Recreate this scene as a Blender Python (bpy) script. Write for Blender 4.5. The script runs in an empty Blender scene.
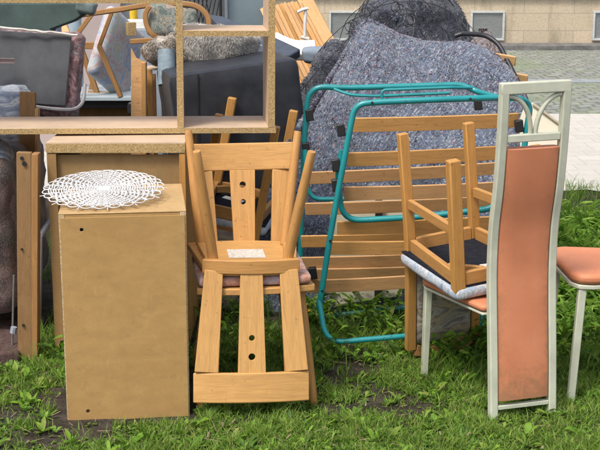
import bpy, bmesh, math, random
import numpy as np
from mathutils import Vector, Matrix, noise
random.seed(7); rng = np.random.default_rng(7)
R = math.radians
C = bpy.context.scene.collection
F_PX, PITCH, CAM_H = 1250.0, math.atan(280/1250.0), 1.5

# ---------- photo pixel (600x450) -> world point, used to read real positions off the photograph
def ray(x, y):
    u, v = x-300, 225-y
    return Vector((u, v*math.sin(PITCH)+F_PX*math.cos(PITCH), v*math.cos(PITCH)-F_PX*math.sin(PITCH)))
def at(x, y, Y):
    d = ray(x, y); return Vector((0, 0, CAM_H)) + d*(Y/d.y)
def gnd(x, y, z=0.0):
    d = ray(x, y); return Vector((0, 0, CAM_H)) + d*((z-CAM_H)/d.z)

# ---------- mesh builder
class MB:
    def __init__(s): s.V = []; s.F = []; s.G = []
    def add(s, vs, fs, gs=None):
        o = len(s.V); s.V += [Vector(v) for v in vs]; s.F += [[i+o for i in f] for f in fs]
        if gs is None:
            gs = vs
        s.G += [tuple(g) for g in gs]
    def box(s, c, size, M=None, long=None):
        hx, hy, hz = [a/2 for a in size]; c = Vector(c)
        vs = [Vector((x, y, z)) for x in (-hx, hx) for y in (-hy, hy) for z in (-hz, hz)]
        if long is None: long = max(range(3), key=lambda i: size[i])
        order = [long]+[i for i in range(3) if i != long]; off = [random.uniform(0, 20) for _ in range(3)]
        gs = [tuple(v[order[i]]+off[i] for i in range(3)) for v in vs]
        if M is not None: vs = [M @ v for v in vs]
        vs = [v+c for v in vs]
        s.add(vs, [(0,1,3,2),(4,6,7,5),(0,4,5,1),(2,3,7,6),(0,2,6,4),(1,5,7,3)], gs)
    def sweep(s, pts, sec, side=None, scale=None, cap=True, closed=False):
        pts = [Vector(p) for p in pts]; n = len(pts); m = len(sec)
        off = Vector([random.uniform(0, 20) for _ in range(3)])
        T = []
        for i in range(n):
            a = pts[(i-1) % n] if (i > 0 or closed) else pts[0]; b = pts[(i+1) % n] if (i < n-1 or closed) else pts[-1]
            T.append((b-a).normalized())
        vs = []; gs = []
        if side is None:
            r = Vector((0, 0, 1)) if abs(T[0].z) < .9 else Vector((1, 0, 0))
            S = r.cross(T[0]).normalized()
        else: S = Vector(side)
        L = 0
        for i in range(n):
            if i: L += (pts[i]-pts[i-1]).length
            base = Vector(side) if side is not None else S
            S = (base-T[i]*base.dot(T[i])).normalized(); U = T[i].cross(S)
            k = scale[i] if scale else 1
            k = k if isinstance(k, tuple) else (k, k)
            for a, b in sec:
                vs.append(pts[i]+S*a*k[0]+U*b*k[1]); gs.append((off.x+L, off.y+a*k[0], off.z+b*k[1]))
        fs = []
        for i in range(n if closed else n-1):
            j = (i+1) % n
            for q in range(m):
                w = (q+1) % m; fs.append((i*m+q, i*m+w, j*m+w, j*m+q))
        if cap and not closed:
            fs.append(tuple(range(m-1, -1, -1))); fs.append(tuple((n-1)*m+q for q in range(m)))
        s.add(vs, fs, gs)
    def tube(s, pts, r, n=10, scale=None, closed=False):
        s.sweep(pts, [(r*math.cos(2*math.pi*k/n), r*math.sin(2*math.pi*k/n)) for k in range(n)], scale=scale, closed=closed)
    def beam(s, p0, p1, w, t, side, w1=None):
        k = None if w1 is None else [(1, 1), (w1/w, 1)]
        s.sweep([p0, p1], [(-w/2, -t/2), (w/2, -t/2), (w/2, t/2), (-w/2, t/2)], side=side, scale=k)
    def board(s, pts, w, t, side, scale=None):
        s.sweep(pts, [(-w/2, -t/2), (w/2, -t/2), (w/2, t/2), (-w/2, t/2)], side=side, scale=scale)
    def plate(s, outer, holes, t, M, long=1):
        """flat plate in local XY with round holes (x,y,r), thickness t along local z"""
        bm = bmesh.new()
        def loop(pp):
            v = [bm.verts.new((a, b, 0)) for a, b in pp]
            for i in range(len(v)): bm.edges.new((v[i], v[(i+1) % len(v)]))
        loop(outer)
        for hx, hy, hr in holes: loop([(hx+hr*math.cos(2*math.pi*k/20), hy+hr*math.sin(2*math.pi*k/20)) for k in range(20)])
        bmesh.ops.triangle_fill(bm, edges=bm.edges[:], use_beauty=True)
        r = bmesh.ops.extrude_face_region(bm, geom=bm.faces[:])
        bmesh.ops.translate(bm, vec=(0, 0, t), verts=[g for g in r['geom'] if isinstance(g, bmesh.types.BMVert)])
        bmesh.ops.recalc_face_normals(bm, faces=bm.faces[:])
        bm.verts.index_update(); off = [random.uniform(0, 20) for _ in range(3)]
        vs = [M @ v.co for v in bm.verts]
        gs = [((v.co.y if long else v.co.x)+off[0], (v.co.x if long else v.co.y)+off[1], v.co.z+off[2]) for v in bm.verts]
        s.add(vs, [[v.index for v in f.verts] for f in bm.faces], gs); bm.free()
    def prism(s, poly, z0, z1, M=None, long=0):
        M = M or Matrix.Identity(4)
        s.plate(poly, [], z1-z0, M @ Matrix.Translation((0, 0, z0)), long)
    def cushion(s, c, size, M=None, n=14, rnd=.25, wob=.004, flat=0.0, seed=0):
        """soft pillow box: rounded edges, crowned faces, slight lumps"""
        bm = bmesh.new(); bmesh.ops.create_cube(bm, size=2)
        bmesh.ops.subdivide_edges(bm, edges=bm.edges[:], cuts=n, use_grid_fill=True)
        bm.verts.index_update(); h = Vector(size)/2; rr = min(h)*rnd*2; c = Vector(c); vs = []; gs = []
        for v in bm.verts:
            p = Vector((v.co.x*h.x, v.co.y*h.y, v.co.z*h.z))
            q = Vector([max(-(h[i]-rr), min(h[i]-rr, p[i])) for i in range(3)])
            d = p-q
            if d.length > 1e-9: p = q+d.normalized()*rr*min(1, max(abs(d[i]) for i in range(3))/rr)
            thin = min(range(3), key=lambda i: size[i]); o = [i for i in range(3) if i != thin]
            bul = (1-(p[o[0]]/h[o[0]])**2)*(1-(p[o[1]]/h[o[1]])**2)
            p[thin] *= 1+.28*bul*(1-flat)
            nz = noise.noise(p*14+Vector((seed*3.1, 0, seed)))*wob + noise.noise(p*40+Vector((seed, 7, 0)))*wob*.3
            p += p.normalized()*nz
            g = tuple(p)
            if M is not None: p = M @ p
            vs.append(p+c); gs.append((g[0]+seed, g[1], g[2]))
        s.add(vs, [[v.index for v in f.verts] for f in bm.faces], gs); bm.free()
    def build(s, name, mat, parent=None, bevel=0, origin=None, smooth=40, mods=None):
        loc = Vector((0, 0, 0))
        if parent is None:
            if origin is None:
                xs = [v.x for v in s.V]; ys = [v.y for v in s.V]; zs = [v.z for v in s.V]
                loc = Vector(((min(xs)+max(xs))/2, (min(ys)+max(ys))/2, min(zs)))
            else: loc = Vector(origin)
        base = loc
        if parent is not None and parent.get('_world'): base = Vector(parent['_world'])
        me = bpy.data.meshes.new(name)
        me.from_pydata([tuple(v-base) for v in s.V], [], s.F)
        a = me.attributes.new('grain', 'FLOAT_VECTOR', 'POINT')
        a.data.foreach_set('vector', [c for g in s.G for c in g])
        bm = bmesh.new(); bm.from_mesh(me); bmesh.ops.recalc_face_normals(bm, faces=bm.faces[:]); bm.to_mesh(me); bm.free()
        me.materials.append(mat)
        if smooth:
            me.shade_smooth(); me.set_sharp_from_angle(angle=R(smooth))
        o = bpy.data.objects.new(name, me); C.objects.link(o)
        if parent is None: o.location = loc
        else:
            o.parent = parent
            if parent.get('_world'): o['_world'] = parent['_world']
        if bevel:
            b = o.modifiers.new('bevel', 'BEVEL'); b.width = bevel; b.segments = 2; b.limit_method = 'ANGLE'; b.angle_limit = R(40)
        return o

def tag(o, label=None, cat=None, group=None, kind=None):
    if label: o['label'] = label
    if cat: o['category'] = cat
    if group: o['group'] = group
    if kind: o['kind'] = kind
    return o
def thing(name, label, cat, loc=(0, 0, 0), group=None, world=True):
    """Empty at the base of a thing; with world=True its parts are given in world coordinates"""
    o = bpy.data.objects.new(name, None); C.objects.link(o); o.location = loc; o.empty_display_size = .1
    if world: o['_world'] = tuple(loc)
    return tag(o, label, cat, group)
def copy_tree(o, parent=None):
    c = o.copy(); C.objects.link(c)
    if parent is not None: c.parent = parent
    for ch in list(o.children): copy_tree(ch, c)
    return c
def smoothpath(pts, rad, n=6):
    """polyline with rounded corners"""
    pts = [Vector(p) for p in pts]; out = [pts[0]]
    for i in range(1, len(pts)-1):
        a, b, c = pts[i-1], pts[i], pts[i+1]
        d1 = (a-b); d2 = (c-b); r = min(rad, d1.length*.48, d2.length*.48)
        p = b+d1.normalized()*r; q = b+d2.normalized()*r
        for k in range(n+1):
            t = k/n; out.append(p*(1-t)**2+b*2*t*(1-t)+q*t*t)
    out.append(pts[-1]); return out
def catmull(pts, n=6):
    pts = [Vector(p) for p in pts]; P = [pts[0]*2-pts[1]]+pts+[pts[-1]*2-pts[-2]]; out = []
    for i in range(1, len(P)-2):
        for k in range(n):
            t = k/n; a, b, c, d = P[i-1], P[i], P[i+1], P[i+2]
            out.append(.5*((2*b)+(c-a)*t+(2*a-5*b+4*c-d)*t*t+(3*b-a-3*c+d)*t**3))
    out.append(pts[-1]); return out
def Mrot(rx=0, ry=0, rz=0):
    return Matrix.Rotation(R(rz), 4, 'Z') @ Matrix.Rotation(R(ry), 4, 'Y') @ Matrix.Rotation(R(rx), 4, 'X')

# ---------- materials
class NT:
    def __init__(s, name):
        s.m = bpy.data.materials.new(name); s.m.use_nodes = True; s.t = s.m.node_tree; s.n = s.t.nodes; s.l = s.t.links
        s.b = s.n['Principled BSDF']; s.out = s.n['Material Output']
    def node(s, typ, **kw):
        x = s.n.new(typ)
        for k, v in kw.items():
            if k in x.inputs: 
                if hasattr(v, 'is_output'): s.l.new(v, x.inputs[k])
                else: x.inputs[k].default_value = v
            else: setattr(x, k, v)
        return x
    def coord(s, kind='grain', scale=(1, 1, 1), loc=(0, 0, 0)):
        if kind == 'grain': o = s.node('ShaderNodeAttribute', attribute_name='grain').outputs['Vector']
        elif kind == 'pos': o = s.node('ShaderNodeNewGeometry').outputs['Position']
        else: o = s.node('ShaderNodeTexCoord').outputs['Object']
        mp = s.node('ShaderNodeMapping'); s.l.new(o, mp.inputs['Vector'])
        mp.inputs['Scale'].default_value = scale; mp.inputs['Location'].default_value = loc
        return mp.outputs[0]
    def noise(s, vec, scale, detail=4, rough=.55, dist=0):
        x = s.node('ShaderNodeTexNoise'); s.l.new(vec, x.inputs['Vector'])
        x.inputs['Scale'].default_value = scale; x.inputs['Detail'].default_value = detail
        x.inputs['Roughness'].default_value = rough; x.inputs['Distortion'].default_value = dist
        return x.outputs['Fac']
    def ramp(s, fac, stops, interp='LINEAR'):
        x = s.node('ShaderNodeValToRGB'); x.color_ramp.interpolation = interp; e = x.color_ramp.elements
        while len(e) < len(stops): e.new(.5)
        for i, (p, c) in enumerate(stops): e[i].position = p; e[i].color = (*c, 1) if len(c) == 3 else c
        s.l.new(fac, x.inputs['Fac']); return x.outputs['Color']
    def mix(s, fac, a, b, mode='MIX'):
        x = s.node('ShaderNodeMix', data_type='RGBA', blend_type=mode)
        for sock, v in ((x.inputs[0], fac), (x.inputs[6], a), (x.inputs[7], b)):
            if hasattr(v, 'is_output'): s.l.new(v, sock)
            elif isinstance(v, (int, float)): sock.default_value = v
            else: sock.default_value = (*v, 1)
        return x.outputs[2]
    def bump(s, h, strength=.3, dist=.002):
        x = s.node('ShaderNodeBump'); x.inputs['Strength'].default_value = strength; x.inputs['Distance'].default_value = dist
        s.l.new(h, x.inputs['Height']); s.l.new(x.outputs[0], s.b.inputs['Normal'])
    def done(s, col, rough=.5, spec=.5, metal=0, sheen=0):
        for sock, v in ((s.b.inputs['Base Color'], col), (s.b.inputs['Roughness'], rough)):
            if hasattr(v, 'is_output'): s.l.new(v, sock)
            elif isinstance(v, (int, float)): sock.default_value = v
            else: sock.default_value = (*v, 1)
        s.b.inputs['Specular IOR Level'].default_value = spec; s.b.inputs['Metallic'].default_value = metal
        s.b.inputs['Sheen Weight'].default_value = sheen
        return s.m
g3 = lambda c, k: tuple(min(1, a*k) for a in c)
def wood(name, c, dark=.72, rough=.42, scale=1.0, wear=.25):
    t = NT(name); v = t.coord('grain', (3*scale, 45*scale, 45*scale))
    n1 = t.noise(v, 1.6, 5, .6, .6)
    v2 = t.coord('grain', (14*scale, 320*scale, 320*scale)); n2 = t.noise(v2, 1.5, 2, .5)
    v3 = t.coord('grain', (4, 4, 4)); n3 = t.noise(v3, 1.5, 4, .6)
    col = t.ramp(n1, [(.3, g3(c, dark)), (.5, c), (.72, g3(c, 1.14))])
    col = t.mix(.30, col, t.ramp(n2, [(.35, g3(c, .55)), (.6, g3(c, 1.15))]))
    col = t.mix(t.ramp(n3, [(.5, (0, 0, 0)), (.75, (wear, wear, wear))]), col, g3((c[0]*.62, c[1]*.55, c[2]*.5), 1))
    v4 = t.coord('grain', (40, 9, 9)); n5 = t.noise(v4, 3.0, 3, .6, .8)
    col = t.mix(t.ramp(n5, [(.67, (0,)*3), (.70, (.45,)*3)]), col, g3(c, .5))
    n6 = t.noise(t.coord('grain', (1, 1, 1), (9, 2, 5)), 55, 3, .5); col = t.mix(t.ramp(n6, [(.66, (0,)*3), (.72, (.5,)*3)]), col, g3(c, .42))
    t.bump(n2, .12, .001)
    return t.done(col, t.ramp(n3, [(.3, (rough, rough, rough)), (.7, (rough+.18,)*3)]), .4)
BEECH = wood('beech', (.52, .27, .088), dark=.78)
BEECH_L = wood('beech_pale', (.57, .315, .108), dark=.80, wear=.22)
OAK = wood('orange_wood', (.52, .265, .075), dark=.8)
OAK_D = wood('honey_wood', (.36, .19, .07), dark=.75)
SLAT = wood('slat_veneer', (.60, .325, .11), dark=.8, rough=.5)
SLAT_P = wood('slat_pinkish', (.54, .31, .14), dark=.82, rough=.55)
PLANK = wood('plank_wood', (.62, .37, .17), dark=.8, rough=.6)
POST = wood('old_pine', (.27, .155, .065), dark=.8, rough=.6, wear=.5)

def hardboard(name, c):
    t = NT(name); v = t.coord('grain', (14, 26, 26)); n1 = t.noise(v, 1.2, 5, .6, .4)
    v2 = t.coord('grain', (3, 3, 3)); n2 = t.noise(v2, 1.3, 5, .65); n4 = t.noise(t.coord('grain', (1, 1, 1)), 420, 3, .7)
    n5 = t.noise(t.coord('grain', (1, 1, 1), (3, 9, 1)), 22, 3, .5)
    col = t.ramp(n1, [(.3, g3(c, .88)), (.55, c), (.75, g3(c, 1.08))])
    col = t.mix(t.ramp(n2, [(.45, (0,)*3), (.72, (.35,)*3)]), col, g3((c[0], c[1]*.85, c[2]*.7), .7))
    col = t.mix(t.ramp(n4, [(.35, (.35,)*3), (.55, (0,)*3)]), col, g3(c, .55))
    col = t.mix(t.ramp(n5, [(.64, (0,)*3), (.70, (.25,)*3)]), col, g3(c, .55))
    n6 = t.noise(t.coord('grain', (70, 5, 5), (1, 2, 3)), 3.2, 2, .5, .3); col = t.mix(t.ramp(n6, [(.69, (0,)*3), (.71, (.35,)*3)]), col, g3(c, 1.35))
    n7 = t.noise(t.coord('grain', (1, 1, 1), (7, 7, 7)), 5, 6, .75); col = t.mix(t.ramp(n7, [(.60, (0,)*3), (.64, (.22,)*3)]), col, g3(c, .6))
    t.bump(n4, .25, .0008); return t.done(col, .62, .3)
HARD = hardboard('hardboard', (.46, .285, .108))
HARD_D = hardboard('hardboard_old', (.34, .205, .085))
def chip(name, c):
    t = NT(name); v = t.coord('grain'); vo = t.node('ShaderNodeTexVoronoi'); t.l.new(v, vo.inputs['Vector']); vo.inputs['Scale'].default_value = 420
    col = t.ramp(vo.outputs['Color'], [(0, g3(c, .6)), (.35, g3(c, .85)), (.6, c), (.9, g3(c, 1.35))])
    n = t.noise(v, 150, 3, .7); col = t.mix(t.ramp(n, [(.38, (.55,)*3), (.50, (0,)*3)]), col, g3(c, .4))
    t.bump(vo.outputs['Distance'], .5, .002); return t.done(col, .85, .2)
CHIP = chip('chipboard', (.47, .33, .155))
def plain(name, c, rough=.5, spec=.5, metal=0, var=.18, scale=18, sheen=0, bump=0, bs=200):
    t = NT(name); v = t.coord('grain'); n = t.noise(v, scale, 5, .6)
    col = t.ramp(n, [(.3, g3(c, 1-var)), (.7, g3(c, 1+var*.6))])
    if bump: t.bump(t.noise(v, bs, 3, .6), bump, .002)
    return t.done(col, rough, spec, metal, sheen)
LAM = plain('pink_laminate', (.60, .45, .32), .45, .4, var=.14, scale=9)
NAVY = plain('navy_vinyl', (.030, .033, .042), .45, .35, var=.3, bump=.25, bs=260)
NAVY2 = plain('slate_vinyl', (.075, .09, .12), .6, .3, var=.2, bump=.2)
BLACK = plain('black_plastic', (.015, .015, .017), .45)
BLKFAB = plain('black_gauze', (.018, .02, .028), .9, .1, var=.4, scale=40, bump=.4)
SAGE = plain('sage_paint', (.53, .55, .44), .36, .5, var=.16, scale=14)
STEEL = plain('dark_steel', (.05, .05, .055), .4, .5, .6)
WHITE = plain('white_paint', (.75, .74, .70), .5, .4, var=.08)
CREAM = plain('cream_board', (.62, .58, .46), .6, .3, var=.08, scale=6)
WICK = plain('white_wicker', (.62, .62, .62), .6, .3, var=.2, scale=60)
SLATE = plain('slate_metal', (.17, .225, .255), .45, .5, var=.12, scale=8)
GREYP = plain('grey_plastic', (.30, .34, .40), .5, var=.12)
YELL = plain('yellow_paint', (.75, .5, .03), .5)
PAPER = plain('paper_label', (.62, .58, .52), .7, var=.4, scale=90)

def teal():
    t = NT('teal_enamel'); v = t.coord('grain', (1, 1, 1)); n = t.noise(v, 60, 4, .7); n2 = t.noise(v, 9, 3)
    col = t.ramp(n2, [(.3, (.008, .215, .24)), (.7, (.015, .29, .31))])
    col = t.mix(t.ramp(n, [(.63, (0,)*3), (.67, (.85,)*3)]), col, (.085, .05, .03))
    return t.done(col, .32, .6)
TEAL = teal()
def leather():
    t = NT('salmon_vinyl'); v = t.coord('grain'); n = t.noise(v, 7, 4, .6); n2 = t.noise(v, 420, 2, .5)
    c = (.57, .21, .105)
    col = t.ramp(n, [(.3, g3(c, .93)), (.7, (.61, .24, .125))])
    n3 = t.noise(v, 34, 5, .7)
    # grime worn into both long edges and the foot of the panel (grain y = across, x = along)
    sx = t.node('ShaderNodeSeparateXYZ'); a = t.node('ShaderNodeAttribute', attribute_name='wear'); t.l.new(a.outputs['Fac'], sx.inputs[0])
    m = t.node('ShaderNodeMath', operation='MULTIPLY_ADD'); t.l.new(a.outputs['Fac'], m.inputs[0]); m.inputs[1].default_value = 1.25
    mm = t.node('ShaderNodeMath', operation='MULTIPLY_ADD'); t.l.new(n3, mm.inputs[0]); mm.inputs[1].default_value = 1.9; mm.inputs[2].default_value = -.98
    t.l.new(mm.outputs[0], m.inputs[2])
    col = t.mix(t.ramp(m.outputs[0], [(.25, (0,)*3), (.85, (.55,)*3)]), col, (.20, .13, .07))
    t.bump(n2, .2, .001); return t.done(col, t.ramp(n3, [(.3, (.42,)*3), (.7, (.62,)*3)]), .35)
SALMON = leather()
def speckle(name, stops, scale=150, bump=.8, base=(.1, .12, .18)):
    t = NT(name); v = t.coord('grain'); 
    d = t.noise(v, 45, 4, .6); vv = t.node('ShaderNodeVectorMath', operation='MULTIPLY_ADD')
    cmb = t.node('ShaderNodeCombineXYZ'); t.l.new(d, cmb.inputs[0]); t.l.new(d, cmb.inputs[1]); t.l.new(d, cmb.inputs[2])
    t.l.new(cmb.outputs[0], vv.inputs[0]); vv.inputs[1].default_value = (.09, .09, .09); t.l.new(v, vv.inputs[2])
    vo = t.node('ShaderNodeTexVoronoi'); t.l.new(vv.outputs[0], vo.inputs['Vector']); vo.inputs['Scale'].default_value = scale
    sp = t.node('ShaderNodeSeparateColor'); t.l.new(vo.outputs['Color'], sp.inputs[0])
    col = t.ramp(sp.outputs[0], stops, 'CONSTANT')
    n = t.noise(v, 80, 5, .75); col = t.mix(.45, col, t.ramp(n, [(.35, g3(base, .35)), (.5, base), (.66, g3(base, 3.0))]))
    n2 = t.noise(v, 300, 3, .7); t.bump(t.mix(.5, n, n2), bump, .012)
    return t.done(col, .95, .1, sheen=.35)
BLANK = speckle('moving_blanket', [(0, (.02, .026, .05)), (.18, (.11, .14, .185)), (.40, (.06, .08, .125)), (.56, (.18, .21, .25)), (.74, (.02, .025, .045)), (.82, (.55, .56, .58)), (.91, (.10, .15, .30)), (.975, (.32, .05, .06))], 165, .4, (.095, .115, .155))
BLANK_D = speckle('dark_blanket', [(0, (.015, .017, .025)), (.3, (.05, .06, .09)), (.55, (.03, .035, .06)), (.78, (.12, .13, .17)), (.9, (.02, .02, .025)), (.97, (.3, .3, .33))], 85, 1.0, (.04, .046, .07))
FUR = speckle('brown_fleece', [(0, (.12, .09, .09)), (.3, (.25, .2, .19)), (.6, (.08, .07, .08)), (.85, (.4, .33, .3))], 70, 1.0, (.2, .17, .18))
def floral(name, stops, scale=9, rough=.75, sheen=.2, bump=.2, dist=2.5, sx=(1, 1, 1)):
    t = NT(name); v = t.coord('grain', sx); n = t.noise(v, scale, 2.5, .5, dist)
    col = t.ramp(n, stops); n2 = t.noise(v, 260, 2, .5); col = t.mix(.18, col, t.ramp(n2, [(.3, (.02,)*3), (.7, (.8,)*3)]))
    t.bump(n2, bump, .001); return t.done(col, rough, .25, sheen=sheen)
PASTEL = floral('pastel_floral', [(.33, (.38, .46, .52)), (.40, (.28, .32, .48)), (.46, (.50, .52, .48)), (.51, (.48, .30, .33)), (.56, (.50, .53, .53)), (.61, (.34, .43, .48)), (.67, (.50, .45, .30))], 11, dist=.35)
BURG = floral('burgundy_floral', [(.34, (.03, .012, .02)), (.46, (.16, .045, .06)), (.54, (.36, .22, .24)), (.6, (.09, .03, .045)), (.7, (.30, .28, .30))], 16, dist=1.5)
ROSE = floral('rose_floral', [(.35, (.30, .09, .05)), (.48, (.45, .19, .11)), (.55, (.40, .32, .36)), (.62, (.30, .12, .12)), (.72, (.5, .4, .34))], 13, dist=1.0)
SWIRL = floral('grey_swirl', [(.3, (.10, .075, .06)), (.42, (.30, .26, .20)), (.48, (.40, .29, .14)), (.53, (.13, .10, .10)), (.60, (.40, .37, .30)), (.70, (.14, .09, .07))], 6, dist=1.6, sx=(1, 1, 1.6))
BLUEF = floral('blue_floral', [(.34, (.12, .2, .36)), (.46, (.5, .55, .6)), (.53, (.25, .36, .5)), (.6, (.6, .6, .58)), (.7, (.32, .25, .34))], 16, dist=1.5)
DKLEAF = floral('green_grey_floral', [(.36, (.04, .07, .06)), (.43, (.20, .21, .17)), (.47, (.06, .085, .08)), (.53, (.34, .25, .15)), (.58, (.10, .12, .12)), (.66, (.03, .05, .05))], 14, dist=1.1, bump=.05)
BRVEL = floral('brown_velvet', [(.34, (.02, .009, .008)), (.5, (.075, .032, .026)), (.62, (.15, .08, .07)), (.75, (.04, .02, .02))], 7, rough=.38, sheen=.15, dist=1.5, sx=(1, 1, .6))
BLSHEEN = floral('painted_blue_sheen', [(.34, (.10, .15, .25)), (.5, (.32, .38, .48)), (.6, (.62, .66, .7)), (.72, (.2, .26, .36))], 8, rough=.5, dist=1.5, sx=(1, 1, 3))  # bluish sheen of the brown sofa fabric, painted as pale blue colour
GREYV = plain('grey_backing', (.085, .092, .105), .8, .2, var=.35, scale=7, sheen=.3, bump=.3, bs=160)
GREENV = plain('green_backing', (.055, .085, .08), .75, .2, var=.3, scale=9, sheen=.2, bump=.3)
SHEEP = floral('beige_fleece', [(.3, (.2, .17, .14)), (.45, (.46, .42, .37)), (.58, (.62, .58, .52)), (.7, (.30, .27, .24))], 20, rough=.95, sheen=.5, bump=.9, dist=1)
GFUR = floral('grey_fleece', [(.3, (.36, .33, .30)), (.5, (.50, .475, .44)), (.7, (.62, .59, .55))], 26, rough=.95, sheen=.5, bump=.9, dist=.6, sx=(1, 1, 3))

# ---------- helpers for thin geometry
def leafmat(name, stops, rough=.45, trans=.12):
    t = NT(name); g = t.node('ShaderNodeNewGeometry'); col = t.ramp(g.outputs['Random Per Island'], stops)
    n = t.noise(t.coord('pos'), 60, 3, .6); col = t.mix(.25, col, t.ramp(n, [(.3, g3(stops[0][1], .6)), (.7, g3(stops[-1][1], 1.1))]))
    m = t.done(col, rough, .35)
    tr = t.node('ShaderNodeBsdfTranslucent'); t.l.new(col, tr.inputs['Color']); mx = t.node('ShaderNodeMixShader'); mx.inputs[0].default_value = trans*2
    t.l.new(t.b.outputs[0], mx.inputs[1]); t.l.new(tr.outputs[0], mx.inputs[2]); t.l.new(mx.outputs[0], t.out.inputs['Surface']); return m
def rawmesh(name, V, Q, T, mat, lab, cat='grass', kind='stuff'):
    me = bpy.data.meshes.new(name); me.vertices.add(len(V)); me.vertices.foreach_set('co', V.astype(np.float32).ravel())
    nl = len(Q)*4+len(T)*3; me.loops.add(nl); me.loops.foreach_set('vertex_index', np.concatenate([Q.ravel(), T.ravel()]).astype(np.int32))
    me.polygons.add(len(Q)+len(T)); st = np.concatenate([np.arange(len(Q))*4, len(Q)*4+np.arange(len(T))*3]).astype(np.int32)
    me.polygons.foreach_set('loop_start', st); me.update(calc_edges=True); me.validate(); me.materials.append(mat); me.shade_smooth()
    o = bpy.data.objects.new(name, me); C.objects.link(o); return tag(o, lab, cat, kind=kind)
def hairmesh(o, n, L, mat, w=.0022, name='pile', down=.5, comb=(0, 0, 0), flat=.75):
    """a coat of fine tapered strands standing on the surface of mesh object o (a part of it)"""
    me = o.data; me.calc_loop_triangles(); V = np.array([v.co[:] for v in me.vertices]); T = np.array([t.vertices[:] for t in me.loop_triangles])
    a, b, c = V[T[:, 0]], V[T[:, 1]], V[T[:, 2]]; nr = np.cross(b-a, c-a); ar = np.linalg.norm(nr, axis=1); nr = nr/np.maximum(ar, 1e-12)[:, None]
    idx = rng.choice(len(T), n, p=ar/ar.sum()); u = rng.uniform(0, 1, (n, 2)); k = u.sum(1) > 1; u[k] = 1-u[k]
    P = a[idx]+(b-a)[idx]*u[:, :1]+(c-a)[idx]*u[:, 1:]; N = nr[idx]
    cl = np.array([noise.noise_vector(Vector(p*16))[:] for p in P])
    D = N*flat+cl*1.5+np.array(comb)+rng.normal(0, .3, (n, 3)); D[:, 2] -= down; D /= np.linalg.norm(D, axis=1)[:, None]
    S = np.cross(D, rng.normal(0, 1, (n, 3))); S /= np.linalg.norm(S, axis=1)[:, None]; ln = L*rng.uniform(.5, 1.2, (n, 1)); W = w*rng.uniform(.6, 1.4, (n, 1))
    mid = P+D*ln*.55; tip = P+D*ln; tip[:, 2] -= ln[:, 0]*.25*down
    VV = np.stack([P-S*W, P+S*W, mid+S*W*.8, mid-S*W*.8, tip], 1).reshape(-1, 3); b0 = np.arange(n)*5
    h = rawmesh(name, VV, np.stack([b0, b0+1, b0+2, b0+3], 1), np.stack([b0+3, b0+2, b0+4], 1), mat, None, None, None)
    h.parent = o; return h
HG = leafmat('grey_pile', [(0, (.34, .31, .28)), (.5, (.54, .51, .47)), (1, (.72, .69, .64))], .8, .05)
HB = leafmat('beige_pile', [(0, (.20, .16, .12)), (.3, (.44, .37, .30)), (1, (.74, .68, .61))], .8, .05)
HR = leafmat('brown_pile', [(0, (.05, .035, .04)), (.5, (.2, .15, .15)), (1, (.45, .38, .38))], .8, .05)

# ---------- setting
def soil():
    t = NT('soil'); v = t.coord('pos'); n = t.noise(v, 14, 8, .7); n2 = t.noise(v, 90, 5, .7); n3 = t.noise(v, 1.7, 3, .5)
    col = t.ramp(n, [(.3, (.022, .017, .014)), (.5, (.055, .044, .036)), (.68, (.11, .09, .075))])
    col = t.mix(t.ramp(n2, [(.58, (0,)*3), (.68, (.6,)*3)]), col, (.17, .145, .12))
    col = t.mix(t.ramp(n3, [(.45, (0,)*3), (.65, (.5,)*3)]), col, (.03, .045, .018))
    t.bump(t.mix(.5, n, n2), .9, .02); return t.done(col, .95, .15)
def gz(x, y):
    f = max(0, min(1, (7.4-y)/1.5))
    return f*(noise.noise(Vector((x*1.6, y*1.6, 0)))*.016+noise.noise(Vector((x*9, y*9, 3)))*.006)-.004
gm = MB(); xs = np.concatenate([[-60, -20, -8], np.linspace(-3, 3.4, 130), [8, 20, 60]]); ys = np.concatenate([[-20, 0, 2], np.linspace(3, 7.6, 110), [9, 14, 30, 80]])
gm.V = [Vector((x, y, gz(x, y))) for y in ys for x in xs]; gm.G = [tuple(v) for v in gm.V]; nx = len(xs)
gm.F = [(j*nx+i, j*nx+i+1, (j+1)*nx+i+1, (j+1)*nx+i) for j in range(len(ys)-1) for i in range(nx-1)]
tag(gm.build('ground', soil(), smooth=60, origin=(0, 0, 0)), kind='structure')

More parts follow.
